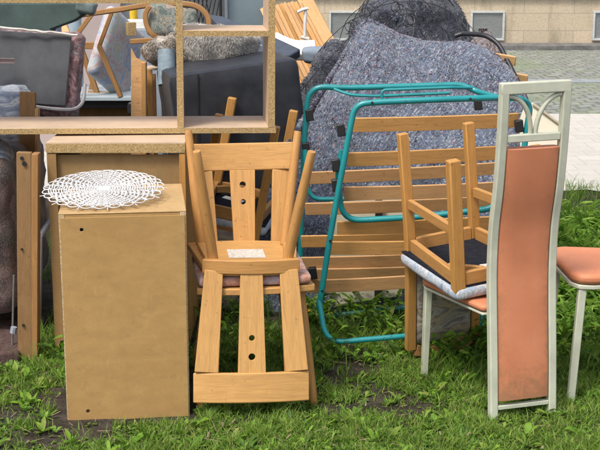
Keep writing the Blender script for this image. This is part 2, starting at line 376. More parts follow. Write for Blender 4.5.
def paving():
    t = NT('pale_paving'); v = t.coord('pos'); br = t.node('ShaderNodeTexBrick'); t.l.new(v, br.inputs['Vector'])
    br.inputs['Scale'].default_value = 1; br.inputs['Brick Width'].default_value = .2; br.inputs['Row Height'].default_value = .2
    br.inputs['Mortar Size'].default_value = .008; br.inputs['Mortar Smooth'].default_value = 1; br.offset_frequency = 3
    br.inputs['Color1'].default_value = (.54, .52, .48, 1); br.inputs['Color2'].default_value = (.49, .47, .435, 1); br.inputs['Mortar'].default_value = (.40, .38, .34, 1)
    n = t.noise(v, 12, 6, .7); col = t.mix(t.ramp(n, [(.5, (0,)*3), (.72, (.5,)*3)]), br.outputs[0], (.36, .34, .30))
    t.bump(n, .6, .02); return t.done(col, .9, .2)
def cobble():
    t = NT('cobbles'); v = t.coord('pos', (1, 1, 1)); d = t.noise(v, 1.2, 2, .5)
    cmb = t.node('ShaderNodeCombineXYZ'); t.l.new(d, cmb.inputs[1]); va = t.node('ShaderNodeVectorMath', operation='ADD'); t.l.new(v, va.inputs[0]); t.l.new(cmb.outputs[0], va.inputs[1])
    br = t.node('ShaderNodeTexBrick'); t.l.new(va.outputs[0], br.inputs['Vector'])
    for k, x in (('Scale', 1), ('Brick Width', .17), ('Row Height', .16), ('Mortar Size', .02), ('Mortar Smooth', .5), ('Bias', 0)): br.inputs[k].default_value = x
    br.inputs['Color1'].default_value = (.23, .245, .24, 1); br.inputs['Color2'].default_value = (.32, .33, .32, 1); br.inputs['Mortar'].default_value = (.13, .155, .10, 1)
    n = t.noise(v, .9, 4, .6); n2 = t.noise(v, 6, 5, .7)
    col = t.mix(t.ramp(n, [(.48, (0,)*3), (.62, (.6,)*3)]), br.outputs[0], (.21, .27, .14))
    col = t.mix(t.ramp(n2, [(.4, (.4,)*3), (.6, (0,)*3)]), col, (.09, .095, .09))
    t.bump(br.outputs['Fac'], -.8, .02); return t.done(col, .7, .35)
m = MB(); e = [(-30, 7.75), (.5, 7.75), (1.2, 7.9), (1.55, 7.62), (1.8, 7.7), (2.2, 7.3), (2.7, 7.35), (30, 6.6), (30, 11.3), (2.2, 11.3), (-30, 12.6)]
m.add([(x, y, .004) for x, y in e], [tuple(range(len(e)))]); tag(m.build('pavement', paving(), origin=(0, 9, 0)), kind='structure')
m = MB(); e = [(-30, 12.6), (2.2, 11.3), (30, 11.3), (30, 18.35), (-30, 18.35)]; m.add([(x, y, -.02+.022) for x, y in e], [tuple(range(5))])
tag(m.build('cobbled_street', cobble(), origin=(0, 14, 0)), kind='structure')
m = MB(); m.box((0, 14.05, .006), (60, .28, .02)); tag(m.build('drain_strip', plain('drain', (.27, .30, .32), .7, var=.25), bevel=.003), kind='structure')
m = MB(); m.box((0, 18.56, .02), (60, .44, .11)); tag(m.build('kerb', plain('kerb_stone', (.16, .155, .15), .9, var=.5, scale=9, bump=.5, bs=40), bevel=.01), kind='structure')

# building behind
WY = 18.8
def sandstone():
    t = NT('sandstone'); v = t.coord('pos', (1, 1, 1)); sw = t.node('ShaderNodeSeparateXYZ'); t.l.new(v, sw.inputs[0]); cb = t.node('ShaderNodeCombineXYZ')
    t.l.new(sw.outputs[0], cb.inputs[0]); t.l.new(sw.outputs[2], cb.inputs[1])
    br = t.node('ShaderNodeTexBrick'); t.l.new(cb.outputs[0], br.inputs['Vector'])
    for k, x in (('Scale', 1), ('Brick Width', .74), ('Row Height', .255), ('Mortar Size', .006), ('Mortar Smooth', .5)): br.inputs[k].default_value = x
    br.inputs['Color1'].default_value = (.52, .44, .32, 1); br.inputs['Color2'].default_value = (.62, .51, .385, 1); br.inputs['Mortar'].default_value = (.36, .31, .24, 1)
    n = t.noise(t.coord('pos', (3, 3, .8)), 1.5, 6, .7); col = t.mix(t.ramp(n, [(.5, (0,)*3), (.75, (.7,)*3)]), br.outputs[0], (.20, .17, .125))
    n2 = t.noise(v, 30, 5, .7); col = t.mix(t.ramp(n2, [(.35, (.4,)*3), (.6, (0,)*3)]), col, (.3, .25, .18))
    t.bump(n2, .5, .01); return t.done(col, .9, .2)
SAND = sandstone()
RENDER = plain('wall_render', (.55, .50, .43), .9, var=.1, bump=.4, bs=60)
b = thing('building', 'sandstone building base with pale cornice and grey vents across the street', 'building', (2, WY, 0))
m = MB(); m.box((0, WY+.35, .38), (40, .7, .72)); m.build('plinth', SAND, b, bevel=.006)
m = MB(); m.box((0, WY+.30, .77), (40, .72, .07)); m.build('cornice', plain('cornice_stone', (.70, .68, .62), .8, var=.1), b, bevel=.01)
m = MB(); m.box((0, WY+.40, 3.4), (40, .7, 5.19)); m.build('upper_wall', RENDER, b)
for (x0, x1) in ((329, 366), (470, 505), (592, 629), (192, 228)):
    p0 = at(x0, 40.5, WY-.03); p1 = at(x1, 11, WY-.03); cx = (p0.x+p1.x)/2; w = p1.x-p0.x; z0, z1 = p0.z, p1.z
    fr = MB(); 
    for q in ((cx, z0+.015, w, .03), (cx, z1-.015, w, .03)): fr.box((q[0], WY-.02, q[1]), (q[2], .06, q[3]))
    for q in (p0.x+.015, p1.x-.015): fr.box((q, WY-.02, (z0+z1)/2), (.03, .06, z1-z0-.062))
    f = fr.build('vent_frame', plain('vent_grey', (.50, .52, .52), .5), b, bevel=.003)
    gr = MB(); gr.box((cx, WY-.006, (z0+z1)/2), (w-.06, .012, z1-z0-.06))
    k = z0+.045
    while k < z1-.04: gr.box((cx, WY-.016, k), (w-.066, .004, .010), Mrot(rx=25)); k += .015
    gr.build('louvre', plain('louvre_grey', (.36, .38, .375), .6), f)

# ---------- small hardboard cabinet and wicker mat
t = thing('small_cabinet', 'small hardboard cabinet with two screw holes, standing in the grass under the wicker mat', 'cabinet', (-.57, 3.98, 0))
A = gnd(67, 419.5); B = gnd(188, 416); yf = 3.84
x0, x1, zt = -.752, -.356, .687
M0 = Matrix.Translation((x0, yf, .0)) @ Matrix.Rotation(R(90), 4, 'X')   # local x->x, y->z, z->-y
W, H, D = x1-x0, zt, .46
m = MB(); hl = [(.070, H-.047, .0058), (.068, .038, .0065)]
m.plate([(.004, .003), (W-.004, .003), (W-.004, H-.008), (.004, H-.008)], hl, .005, M0, long=0); m.build('back_panel', HARD, t, bevel=.0008)
m = MB(); m.box((x0+.009, yf+.001+D/2, H/2), (.018, D, H-.001)); m.build('side_panel', chip('chip_side', (.54, .43, .27)), t, bevel=.0012)
m = MB(); m.box((x1-.009, yf+.001+D/2, H/2), (.018, D, H-.001)); m.build('side_panel', chip('chip_pale', (.56, .46, .30)), t, bevel=.0012)
m = MB(); m.box(((x0+x1)/2, yf+.004+D/2, H-.009), (W-.037, D-.001, .017)); m.build('top_panel', HARD, t, bevel=.001)
m = MB(); m.box(((x0+x1)/2, yf+.004+D/2, .03), (W-.037, D-.002, .017)); m.build('bottom_panel', HARD_D, t, bevel=.001)
m = MB(); m.box(((x0+x1)/2, yf+.02, H/2), (W-.038, .004, H-.06)); m.build('painted_hole_shade', BLACK, t)  # added black sheet, stands in for the shade inside the screw holes
t.rotation_euler.z = R(7.0); t.location.x -= .020; t.location.y -= .008; t.location.z = -.010
# top veneer lies over both sides
m = MB(); m.box(((x0+x1)/2, yf+.004+D/2, H+.0025), (W+.002, D+.002, .004)); m.build('top_veneer', hardboard('top_paper', (.54, .36, .17)), t, bevel=.001)

def wicker(cx, cy, cz, rad, tilt):
    t = thing('wicker_mat', 'round white openwork wicker mat with looped rim lying on the small cabinet', 'mat', (cx, cy, cz))
    Mt = Matrix.Translation((cx, cy, cz)) @ tilt
    n = 26
    sp = MB(); zz = lambda r_: .004+.006*(r_/rad)**2
    for k in range(n):
        for dd in (-.011, .011, 0):
            a0 = 2*math.pi*k/n; r_end = rad-.014 if dd else rad+.004+.006*random.random()
            if dd == 0 and k % 2: r_end = rad-.004
            pts = []
            for j in range(16):
                rr = .016+(r_end-.016)*j/15; a = a0+dd*(1+.12*math.sin(j+k))
                pts.append(Mt @ Vector((rr*math.cos(a), rr*math.sin(a), zz(rr)+.0022*math.sin(j*math.pi/1.9+k*math.pi)-(.012*max(0, rr/rad-.9)*4))))
            sp.tube(pts, .0016, 6)
    sp.build('spokes', WICK, t)
    wv = MB(); rr = .022; q = 0
    while rr < rad-.016:
        pts = []; N = n*8; wob = [random.uniform(-1, 1) for _ in range(8)]
        for j in range(N):
            a = 2*math.pi*j/N; r2 = rr*(1+.006*math.sin(a*5+q)+.004*math.sin(a*3+wob[q % 8]*3))
            pts.append(Mt @ Vector((r2*math.cos(a), r2*math.sin(a), zz(rr)+.0036*math.cos(a*n/2*2+q*math.pi))))
        wv.tube(pts, .0023, 6, closed=True); q += 1; rr += .0082
    wv.build('weave', WICK, t)
    rm = MB(); pts = []; N = n*14
    for j in range(N):
        a = 2*math.pi*j/N; lob = abs(math.sin(a*n/2)); r2 = rad-.016+.015*lob**.6
        pts.append(Mt @ Vector((r2*math.cos(a), r2*math.sin(a), zz(r2)-.003*lob)))
    rm.tube(pts, .0019, 6, closed=True); rm.build('looped_rim', WICK, t)
    kn = MB(); kn.cushion(Mt @ Vector((0, 0, .006)), (.04, .04, .008), tilt.to_3x3().to_4x4(), n=6); kn.build('hub', WICK, t)
wicker(-.645, 4.035, .712, .199, Mrot(rx=7.5, ry=-.5, rz=5))

# ---------- large open carcass behind it
t = thing('large_cabinet', 'large brown cabinet carcass with chipboard top edge behind the small cabinet', 'cabinet', (-.67, 4.7, 0))
xa, xb, yf, yb, zt = -.925, -.418, 4.50, 5.02, .795
m = MB(); m.box(((xa+xb)/2, (yf+yb)/2, zt-.0175), (xb-xa, yb-yf, .034)); m.build('top_panel', CHIP, t, bevel=.001)
m = MB(); m.box(((xa+xb)/2, (yf+yb)/2, zt+.002), (xb-xa-.002, yb-yf-.002, .004)); m.build('laminate', LAM, t)
for q in (xa+.018, xb-.012):
    w = .034 if q < -.6 else .022
    m = MB(); m.box((q, (yf+yb)/2+.002, (zt-.036)/2+.01), (w, yb-yf-.002, zt-.058)); m.build('side_panel', HARD_D if w > .03 else OAK, t, bevel=.0012)
m = MB(); m.box(((xa+xb)/2+.006, yf+.03, .39), (xb-xa-.058, .006, .72)); m.build('back_panel', hardboard('recess_board', (.33, .21, .09)), t)
m = MB(); m.box(((xa+xb)/2+.006, yf+.016, .045), (xb-xa-.058, .02, .04)); m.build('plinth', HARD_D, t, bevel=.001)

# ---------- open shelf frame lying over it
t = thing('shelf_unit', 'open chipboard shelf frame without a back lying across the large cabinet top', 'shelf', (-.8, 4.86, .8))
yf, yb, z0 = 4.70, 5.035, .8005
def lam_board(name, x0, x1, za, zb, vert=False):
    m = MB(); m.box(((x0+x1)/2, (yf+yb)/2+.001, (za+zb)/2), (x1-x0, yb-yf-.002, zb-za)); o = m.build(name, LAM, t, bevel=.0008)
    e = MB(); e.box(((x0+x1)/2, yf-.0015, (za+zb)/2), (x1-x0-.0005, .003, zb-za-.0005)); e.build('front_edge', CHIP, o)
xr0, xr1 = -.140, -.102
lam_board('bottom_board', -1.5, xr1+.004, z0, z0+.021)
lam_board('upright', xr0+.012, xr1, z0+.0215, 1.62)
lam_board('upright', -.472, -.447, z0+.0215, 1.62)
lam_board('shelf_board', -.4465, xr0+.0115, 1.165, 1.186)
lam_board('shelf_board', -1.5, -.4725, 1.285, 1.306)
lam_board('upright', -1.522, -1.5005, z0, 1.62)

t.rotation_euler = (0, R(.45), R(5)); t.location = Vector((-.8, 4.86, .8))+Vector((-.005, -.035, .006))

# ---------- beech chairs (one upright, one inverted on it)
def make_wooden_chair():
    t = thing('wooden_chair', None, 'chair', world=False)
    def arc(w0, w1, y0, y1, bow0, bow1):
        p = [(w0*(k/6-1), y0-bow0*(1-(k/6-1)**2)) for k in range(0, 13)] if False else []
        for k in range(13): s = k/6-1; p.append((w0*s, y0-bow0*(1-s*s)))
        for k in range(13): s = 1-k/6; p.append((w1*s, y1+bow1*(1-s*s)))
        return p
    m = MB(); m.prism(arc(.195, .150, -.205, .165, .03, .022), .398, .42, long=0); m.build('seat', BEECH_L, t, bevel=.003)
    m = MB(); m.board([Vector((x, .168+.022*(1-(x/.155)**2), .387)) for x in np.linspace(-.157, .157, 13)], .046, .026, (0, 0, 1)); m.build('seat_rail', BEECH, t, bevel=.003)
    for s in (-1, 1):
        m = MB(); m.beam((s*.150, -.13, .389), (s*.128, .14, .389), .026, .018, (1, 0, 0)); m.build('batten', BEECH, t, bevel=.002)
    for (fx, fy, tx, ty) in ((.192, -.215, .148, -.165), (-.192, -.215, -.148, -.165), (.182, .235, .118, .145), (-.182, .235, -.118, .145)):
        p = [Vector((tx, ty, .398)).lerp(Vector((fx, fy, 0)), k) for k in (0, .25, .5, .8, .99, 1)]
        m = MB(); m.tube(p, .0172, 14, scale=[1, 1.04, 1, .86, .78, .7]); m.build('leg', BEECH, t)
    for s in (-1, 1):
        a, b_ = Vector((s*.122, .180, .40)), Vector((s*.147, .250, .724))
        m = MB(); m.beam(a, b_, .060, .021, (1, 0, 0), .078); m.build('stile', BEECH_L, t, bevel=.0025)
    a, b_ = Vector((0, .196, .40)), Vector((0, .268, .724)); L = (b_-a).length
    zd = (b_-a).normalized(); xd = Vector((1, 0, 0)); yd = xd.cross(zd)
    Mx = Matrix.Translation(a) @ Matrix((xd, zd, yd)).transposed().to_4x4()
    m = MB(); m.plate([(-.036, 0), (.036, 0), (.0455, L), (-.0455, L)], [(0, L*.655, .0095), (0, L*.84, .0112)], .02, Mx); m.build('splat', BEECH_L, t, bevel=.001)
    m = MB(); m.board([Vector((x, .247+.024*(1-(x/.19)**2), .772+.004*(x/.19)**2)) for x in np.linspace(-.188, .188, 15)], .098, .024, (0, .2, 1)); m.build('top_rail', BEECH_L, t, bevel=.004)
    return t
wc = make_wooden_chair(); wc.location = (-.172, 4.165, -.014); wc.rotation_euler = (0, 0, R(8))
wc['label'] = 'light beech chair standing upright at the bottom of the stack beside the small cabinet'
wi = copy_tree(wc); wi.location = (-.172, 4.125, .866); wi.rotation_euler = (R(180), R(1.3), R(7))
wi['label'] = 'light beech chair turned upside down on top of the stack, legs in the air'
m = MB(); m.box((0, 0, 0), (.125, .12, .0015)); lb = m.build('paper_label', PAPER, wi); lb.location = (.0, -.03, .3965); lb.data.transform(Matrix.Identity(4))
for o in (wc, wi): o['group'] = 'stacked light beech chairs'
m = MB(); m.cushion((-.172, 4.13, .4255), (.375, .37, .036), Mrot(rz=8), rnd=.45, wob=.005, flat=.85, seed=3)
tag(m.build('seat_cushion', ROSE), 'flat rose floral cushion squeezed between the two stacked beech chairs', 'cushion')

# ---------- square-legged upholstered chairs, upside down
def make_frame_chair():
    t = thing('upholstered_chair', None, 'chair', world=False)
    fx, fy, rx, ry = .150, -.205, .128, .205
    for s in (-1, 1):
        m = MB(); m.beam((s*fx, fy, 0), (s*fx, fy, .445), .040, .036, (1, 0, 0)); m.build('leg', OAK, t, bevel=.004)
    for s in (-1, 1):
        m = MB(); m.board(smoothpath([(s*rx, ry+.02, 0), (s*rx, ry, .41), (s*rx*1.03, ry+.045, .825)], .15), .036, .030, (1, 0, 0)); m.build('back_post', OAK, t, bevel=.004)
    m = MB(); m.beam((-fx+.019, fy, .405), (fx-.019, fy, .405), .05, .02, (0, 0, 1)); m.build('seat_apron', BEECH, t, bevel=.002)
    m = MB(); m.beam((-rx+.019, ry, .405), (rx-.019, ry, .405), .05, .02, (0, 0, 1)); m.build('seat_apron', BEECH, t, bevel=.002)
    for s in (-1, 1):
        m = MB(); m.beam((s*fx, fy+.019, .405), (s*rx, ry-.019, .405), .05, .02, (0, 0, 1)); m.build('seat_apron', BEECH, t, bevel=.002)
        m = MB(); m.beam((s*fx, fy+.018, .24), (s*rx, ry-.012, .25), .034, .018, (0, 0, 1)); m.build('stretcher', BEECH, t, bevel=.002)
        m = MB(); m.beam((s*.05, fy+.012, .395), (s*(fx-.015), fy+.10, .395), .03, .016, (0, 0, 1)); m.build('corner_brace', BEECH, t, bevel=.002)
    m = MB(); m.box((0, -.005, .4260), (.325, .43, .005)); m.build('seat_gauze', BLKFAB, t)
    m = MB(); m.cushion((0, -.005, .4505), (.345, .45, .046), rnd=.46, wob=.003, flat=.5, seed=2); m.build('seat', BLUEF, t)
    m = MB(); m.cushion((0, ry+.022, .64), (2*rx-.034, .035, .33), Mrot(rx=-7), rnd=.4, wob=.003, flat=.6, seed=5); m.build('back_pad', SWIRL, t)
    m = MB(); m.board([Vector((x, ry+.045, .822+.03*(1-(x/.13)**2))) for x in np.linspace(-.115, .115, 11)], .045, .026, (0, 0, 1)); m.build('top_rail', OAK_D, t, bevel=.004)
    m = MB(); m.beam((-rx+.018, ry+.004, .475), (rx-.018, ry+.004, .475), .035, .02, (0, 0, 1)); m.build('lower_rail', OAK_D, t, bevel=.003)
    return t
fc = make_frame_chair()
fc['label'] = 'orange wood chair with blue floral seat turned upside down on the salmon chair seat'
m = MB(); m.box((0, 0, 0), (.10, .045, .002)); lb = m.build('paper_label', WHITE, fc); lb.location = (-.045, -.10, .4225); lb.rotation_euler.z = R(12)
fr = copy_tree(fc); fr['label'] = 'upside-down blue seated wooden chair behind the beech stack with slanting legs'
for o in (fc, fr): o['group'] = 'orange wood chairs with blue floral seats'
fc.location = (.5537, 4.147, .862); fc.rotation_euler = (R(177.0), R(5.8), R(199.9))
fr.location = (-.185, 5.25, .815); fr.rotation_euler = (R(181.7), R(11), R(-6.4)); fr.scale = (.92, 1, 1)

# ---------- sage high-back chairs with salmon vinyl
def make_high_chair():
    t = thing('high_back_chair', None, 'chair', world=False)
    path = catmull([(0, 0, 0), (0, .010, .2), (0, .024, .4), (0, .028, .52), (0, .018, .65), (0, -.010, .78), (0, -.030, .93), (0, -.042, 1.08)], 6)
    def part_path(z0, z1, x=0, dy=0): return [Vector((x, p.y+dy, p.z)) for p in path if z0 <= p.z <= z1]
    hw = .103
    sec = [(-.0135, -.011), (-.010, -.0145), (.010, -.0145), (.0135, -.011), (.0135, .011), (.010, .0145), (-.010, .0145), (-.0135, .011)]
    fr_ = MB(); top = path[-1]
    pts = [Vector((-hw-.006*0, p.y, p.z)) for p in path]
    for s in (-1, 1):
        m = MB(); m.sweep([Vector((s*hw, p.y, p.z)) for p in path], sec, side=(1, 0, 0)); m.build('post', SAGE, t)
    m = MB(); m.box((0, top.y, 1.08-.004+.0185), (2*hw+.027, .029, .037)); m.build('top_rail', SAGE, t, bevel=.004)
    m = MB(); m.box((0, -.030, .937), (2*hw-.028, .024, .024)); m.build('cross_rail', SAGE, t, bevel=.003)
    m = MB(); m.box((0, 0, .043), (2*hw-.028, .02, .014)); m.build('bottom_rail', SAGE, t, bevel=.002)
    for s in (-1, 1):
        pts = []
        for k in range(13):
            a = math.pi/2*k/12; x = s*(.008+.080*(1-math.sin(a))); x = s*(.008+.080*(1-math.sin(a))); z = .948+.122*math.cos(a)
            pts.append(Vector((x, -.042+(.012)*(1.072-z)/.122, z)))
        m = MB(); m.tube(pts, .0078, 10); m.build('arc_rod', SAGE, t)
    # upholstered back: rounded slab following the posts
    pp = part_path(.05, .925); w = .0885; sc = []
    for i in range(len(pp)):
        sc.append((1, 1))
    s8 = [(-w, -.006), (-w+.004, -.013), (-w+.016, -.0165), (-.04, -.018), (.04, -.018), (w-.016, -.0165), (w-.004, -.013), (w, -.006), (w, .006), (w-.004, .013), (w-.016, .0165), (.04, .018), (-.04, .018), (-w+.016, .0165), (-w+.004, .013), (-w, .006)]
    m = MB(); m.sweep(pp, s8, side=(1, 0, 0), scale=sc); bp = m.build('back_pad', SALMON, t)
    a = bp.data.attributes.new('wear', 'FLOAT', 'POINT')
    a.data.foreach_set('value', [max(0, min(1, max((abs(v.co.x)/w-.62)/.38*.55, (.22-v.co.z)/.2)*(1.0 if v.co.z < .45 else .62))) for v in bp.data.vertices])
    # seat
    M1 = Matrix.Identity(4)
    poly = [(-hw-.02, .05), (hw+.02, .05), (.19, .40), (.18, .445), (.14, .465), (-.14, .465), (-.18, .445), (-.19, .40)]
    m = MB(); m.prism(poly, .365, .38); m.build('seat_frame', SAGE, t, bevel=.003)
    m = MB(); m.prism([(x*1.02, y) for x, y in poly], .381, .428); so = m.build('seat', SALMON, t, bevel=.018); so.modifiers['bevel'].segments = 4
    for s in (-1, 1):
        m = MB(); m.beam((s*.165, .43, .364), (s*.172, .45, 0), .026, .026, (1, 0, 0), .02); m.build('leg', SAGE, t, bevel=.003)
    return t
ha = make_high_chair(); ha['label'] = 'tall sage green chair with full-length salmon back pad seen from behind'
ha.location = (.727, 3.855, -.006); ha.rotation_euler = (0, R(-1.1), R(15)); ha.scale = (1, 1, .99)
hb = copy_tree(ha); hb['label'] = 'sage green chair cut off by the right edge, salmon seat and leg showing'
hb.location = (1.355, 4.19, 0); hb.rotation_euler.z = R(93)
for ch in hb.children:
    n_ = ch.name.split('.')[0]
    if n_ in ('seat', 'seat_frame'): ch.location.z = .033 if n_ == 'seat_frame' else .033+.381*.22; ch.scale.z = 1 if n_ == 'seat_frame' else .78
    if n_ == 'leg': ch.scale.z = 1.09
for ch in ha.children:
    n_ = ch.name.split('.')[0]
    if n_ in ('seat', 'seat_frame'): ch.scale.z = .5; ch.location.z = .165 if n_ == 'seat' else .163
for o in (ha, hb): o['group'] = 'sage green high-back chairs'

# ---------- folding bed (two teal frames folded together, wooden slats)
t = thing('folding_bed', 'folded teal tubular guest bed with curved wooden slats stood on its side', 'bed', (.35, 4.7, 0))
def tubepart(name, pts, r, rad=.06, mat=TEAL, parent=None, n=10):
    m = MB(); m.tube(smoothpath(pts, rad), r, n); return m.build(name, mat, parent or t)
rF = .0115
tubepart('front_frame', [at(319, 308, 4.50), at(332, 225, 4.50), at(346, 150, 4.50), at(355, 104, 4.5), at(380, 102, 4.50), at(440, 99.5, 4.5), at(515, 97, 4.56), at(531, 103, 4.60), at(524, 145, 4.60), at(520, 320, 4.6)], rF, .075)
tubepart('rear_frame', [at(299, 315, 4.96), at(302, 200, 4.93), at(305, 125, 4.9), at(309, 86, 4.9), at(345, 88, 4.9), at(462, 84.5, 4.92), at(478, 92, 4.9), at(500, 98, 4.75), at(510, 99, 4.62)], rF, .075)
tubepart('inner_loop', [at(342, 150, 4.56), at(337, 178, 4.56), at(343, 221, 4.56), at(420, 217, 4.56), at(497, 208, 4.56), at(503, 180, 4.56)], rF, .07)
tubepart('inner_loop', [at(305, 150, 4.86), at(309, 199, 4.86), at(345, 199, 4.86), at(420, 193, 4.86)], .0095, .05)
tubepart('foot_loop', [at(319, 300, 4.50), at(326, 343, 4.44), at(400, 336.5, 4.46), at(480, 330, 4.53), at(485, 300, 4.6)], .0105, .07)
tubepart('foot_loop', [at(300, 300, 4.96), at(309, 318, 4.93), at(375, 311, 4.93), at(440, 303, 4.93)], .0105, .05)
tubepart('stay_rod', [at(334, 89, 4.88), at(350, 95, 4.86), at(370, 96, 4.86), at(381, 96, 4.86), at(450, 93, 4.86)], .006, .04, n=8)
tubepart('stay_rod', [at(382, 99, 4.8), at(382, 90, 4.8), at(450, 87.5, 4.8), at(472, 88, 4.86)], .006, .02, n=8)
for (x, y, Y) in ((309.5, 115, 4.885), (306, 148, 4.89), (341, 130, 4.53), (336, 165, 4.535), (336, 185, 4.535), (313, 273, 4.6), (478, 104, 4.8), (519, 126, 4.6)):
    p = at(x, y, Y); m = MB(); m.box(p, (.03, .03, .045), Mrot(ry=-8)); m.build('slat_holder', BLACK, t, bevel=.003)
for (x, y, Y) in ((330, 240, 4.50), (372, 102.3, 4.50), (470, 98.6, 4.52), (303, 180, 4.925), (322, 290, 4.505)):
    p = at(x, y, Y); m = MB(); m.tube([p-Vector((0, .0125, 0)), p-Vector((0, .0165, 0))], .005, 10); m.build('bolt', STEEL, t)
front = [(125, 120, 349, 518), (159.5, 152, 347, 508), (193.5, 188, 344, 505), (228, 222, 337, 505), (248, 244, 330, 505), (286.5, 277, 306, 470)]
rear = [(178, 168, 309, 500), (209, 201, 305, 500), (241.5, 234, 301, 500), (263, 255, 301, 500), (274.5, 268, 310, 500)]
def slat(a, xa, b_, xb, Y, mat, w=.056, dz=0, bow=.02):
    p0, p1 = at(xa, a, Y), at(xb, b_, Y+.04); pts = []
    for k in range(13):
        s = k/12; p = p0.lerp(p1, s); p.y += -bow*4*s*(1-s); pts.append(p)
    m = MB(); m.board(pts, w, .009, (0, -.25, 1)); m.build('slat', mat, t, bevel=.002)
for i, (a, b_, xa, xb) in enumerate(front): slat(a, xa, b_, xb, 4.60 if i < 5 else 4.62, SLAT if i not in (2, 5) else SLAT_P)
for i, (a, b_, xa, xb) in enumerate(rear): slat(a, xa, b_, xb, 4.82, SLAT_P if i != 2 else SLAT, .052)

# ---------- blankets
def img_spline(pts, x):
    for (x0, y0), (x1, y1) in zip(pts, pts[1:]):
        if x <= x1: s = max(0, (x-x0)/(x1-x0)); return y0+(y1-y0)*s
    return pts[-1][1]
def front_blanket():
    topc = [(262, 192), (283, 150), (305, 116), (325, 85), (345, 53), (360, 27), (368, 20), (382, 24), (400, 33), (425, 41), (445, 43), (465, 43), (485, 50), (500, 60), (512, 72), (524, 92), (531, 118), (535, 155)]
    N, Mv = 170, 130; V = []; 
    for j in range(-26, Mv):
        for i in range(N+1):
            x = 262+273*i/N; yt = img_spline(topc, x); 
            for q in (-3, 3): yt += img_spline(topc, x+q)
            yt /= 3
            Yt = 5.35+.55*math.sin(math.pi*min(1, max(0, (x-255)/290)))**.7
            if j >= 0:
                s = j/(Mv-1); y = yt+(318-yt)*s; Y = Yt+(5.02-Yt)*s**.62; p = at(x, y, Y)
            else:
                s = -j/26; p = at(x, yt, Yt); p = Vector((p.x, p.y+.55*s, p.z+.03*math.sin(s*3)-(p.z-.02)*s**2.0))
            f = Vector((p.x*3.2, p.y*2.2, p.z*3.0))
            pk = at(367, 20, 5.9); ph = math.atan2(p.x-pk.x, pk.z-p.z+.02); ds = math.hypot(p.x-pk.x, pk.z-p.z)
            w_ = ph*5.2+1.3*noise.noise(Vector((ds*1.3, ph*1.2, 1)))+.4
            d = .034*(math.sin(w_)+.35*math.sin(2*w_+.8))*min(1, ds*1.7)+noise.noise(f*.8)*.025
            # rounded sag folds low down, hanging between the high spots
            g_ = p.z*15+3.2*noise.noise(Vector((p.x*1.5, 0, p.z*1.2)))+2.2*math.cos(p.x*3.1)
            d += .030*(math.sin(g_)+.4*math.sin(2*g_))*max(0, min(1, 1.8*(.96-p.z)))
            k = min(1, max(0, (j+6)/14)) if j >= 0 else .6
            V.append(p+Vector((d*.1, -d*k-.01, d*.35)))
    m = MB(); w = N+1
    m.V = V; m.G = [tuple(v) for v in V]; m.F = [(j*w+i, j*w+i+1, (j+1)*w+i+1, (j+1)*w+i) for j in range(Mv+25) for i in range(N)]
    o = m.build('moving_blanket', BLANK, smooth=180); s = o.modifiers.new('thick', 'SOLIDIFY'); s.thickness = .012; s.offset = -1
    return o
fb = front_blanket(); fb.modifiers.clear()
HP = leafmat('felt_fibres', [(0, (.02, .026, .05)), (.25, (.115, .145, .19)), (.5, (.07, .09, .135)), (.68, (.20, .235, .28)), (.84, (.58, .59, .62)), (.95, (.12, .18, .36)), (1, (.35, .06, .08))], .95, .03)
HD = leafmat('dark_fibres', [(0, (.012, .015, .025)), (.5, (.06, .075, .115)), (.8, (.15, .17, .23)), (1, (.38, .4, .44))], .95, .03)
hairmesh(fb, 45000, .011, HP, w=.0016, name='felt_fibres', down=.0, flat=.05)
fb.modifiers.new('thick', 'SOLIDIFY').thickness = .012; fb.modifiers['thick'].offset = -1
m = MB(); m.tube(catmull([at(x_, y_, Y_) for x_, y_, Y_ in ((268, 186, 5.30), (283, 152, 5.38), (305, 117, 5.58), (325, 86, 5.70), (345, 54, 5.80), (359, 29, 5.86), (367, 21.5, 5.87), (378, 25, 5.86))], 6), .013, 8); he = m.build('folded_edge', BLANK, fb)
he.data.transform(Matrix.Translation(-fb.location)); hairmesh(he, 5000, .011, HP, w=.0016, name='felt_fibres', down=0, flat=.05)
tag(fb, 'speckled blue-grey moving blanket draped in a big peak behind the folding bed', 'blanket')
def mound(name, cx, Y, top_z, rx, ry, mat, seed, n=90, amp=.07, pw=1.6, base=0):
    V = []; H = top_z-base; rows = 46
    for j in range(rows+1):
        h = j/rows; r = (1-h**pw)**.6
        for i in range(n):
            a = 2*math.pi*i/n; p = Vector((cx+rx*r*math.cos(a), Y+ry*r*math.sin(a), base+H*h))
            f = p*3.4+Vector((seed, seed*2, 0)); d = noise.noise(f)*amp*1.4+noise.noise(f*2.6)*amp*.7+noise.noise(f*7)*amp*.3+noise.noise(f*18)*amp*.12
            V.append(p+Vector((math.cos(a)*d, math.sin(a)*d, d*.45*min(1, h*2))))
    m = MB(); m.V = V; m.G = [tuple(v) for v in V]
    m.F = [(j*n+i, j*n+(i+1) % n, (j+1)*n+(i+1) % n, (j+1)*n+i) for j in range(rows) for i in range(n)]+[tuple(rows*n+i for i in range(n))]
    return m.build(name, mat, smooth=180)
p = at(408, 40, 6.75)
h1 = mound('blanket_heap', p.x, 6.75, 1.30, .50, .42, BLANK_D, 3, pw=3.0); hairmesh(h1, 40000, .014, HD, w=.0018, name='felt_fibres', down=.1, flat=.15)
tag(h1, 'dark blanket heap rising behind the speckled blanket with springs on it', 'blanket')
p = at(334, 60, 6.35)
h2 = mound('blanket_heap', p.x, 6.35, 1.03, .25, .3, BLANK_D, 11, amp=.06, pw=2.2); hairmesh(h2, 20000, .014, HD, w=.0018, name='felt_fibres', down=.1, flat=.15)
tag(h2, 'low dark blanket lump left of the blanket peak', 'blanket')
p = at(478, 50, 6.5)
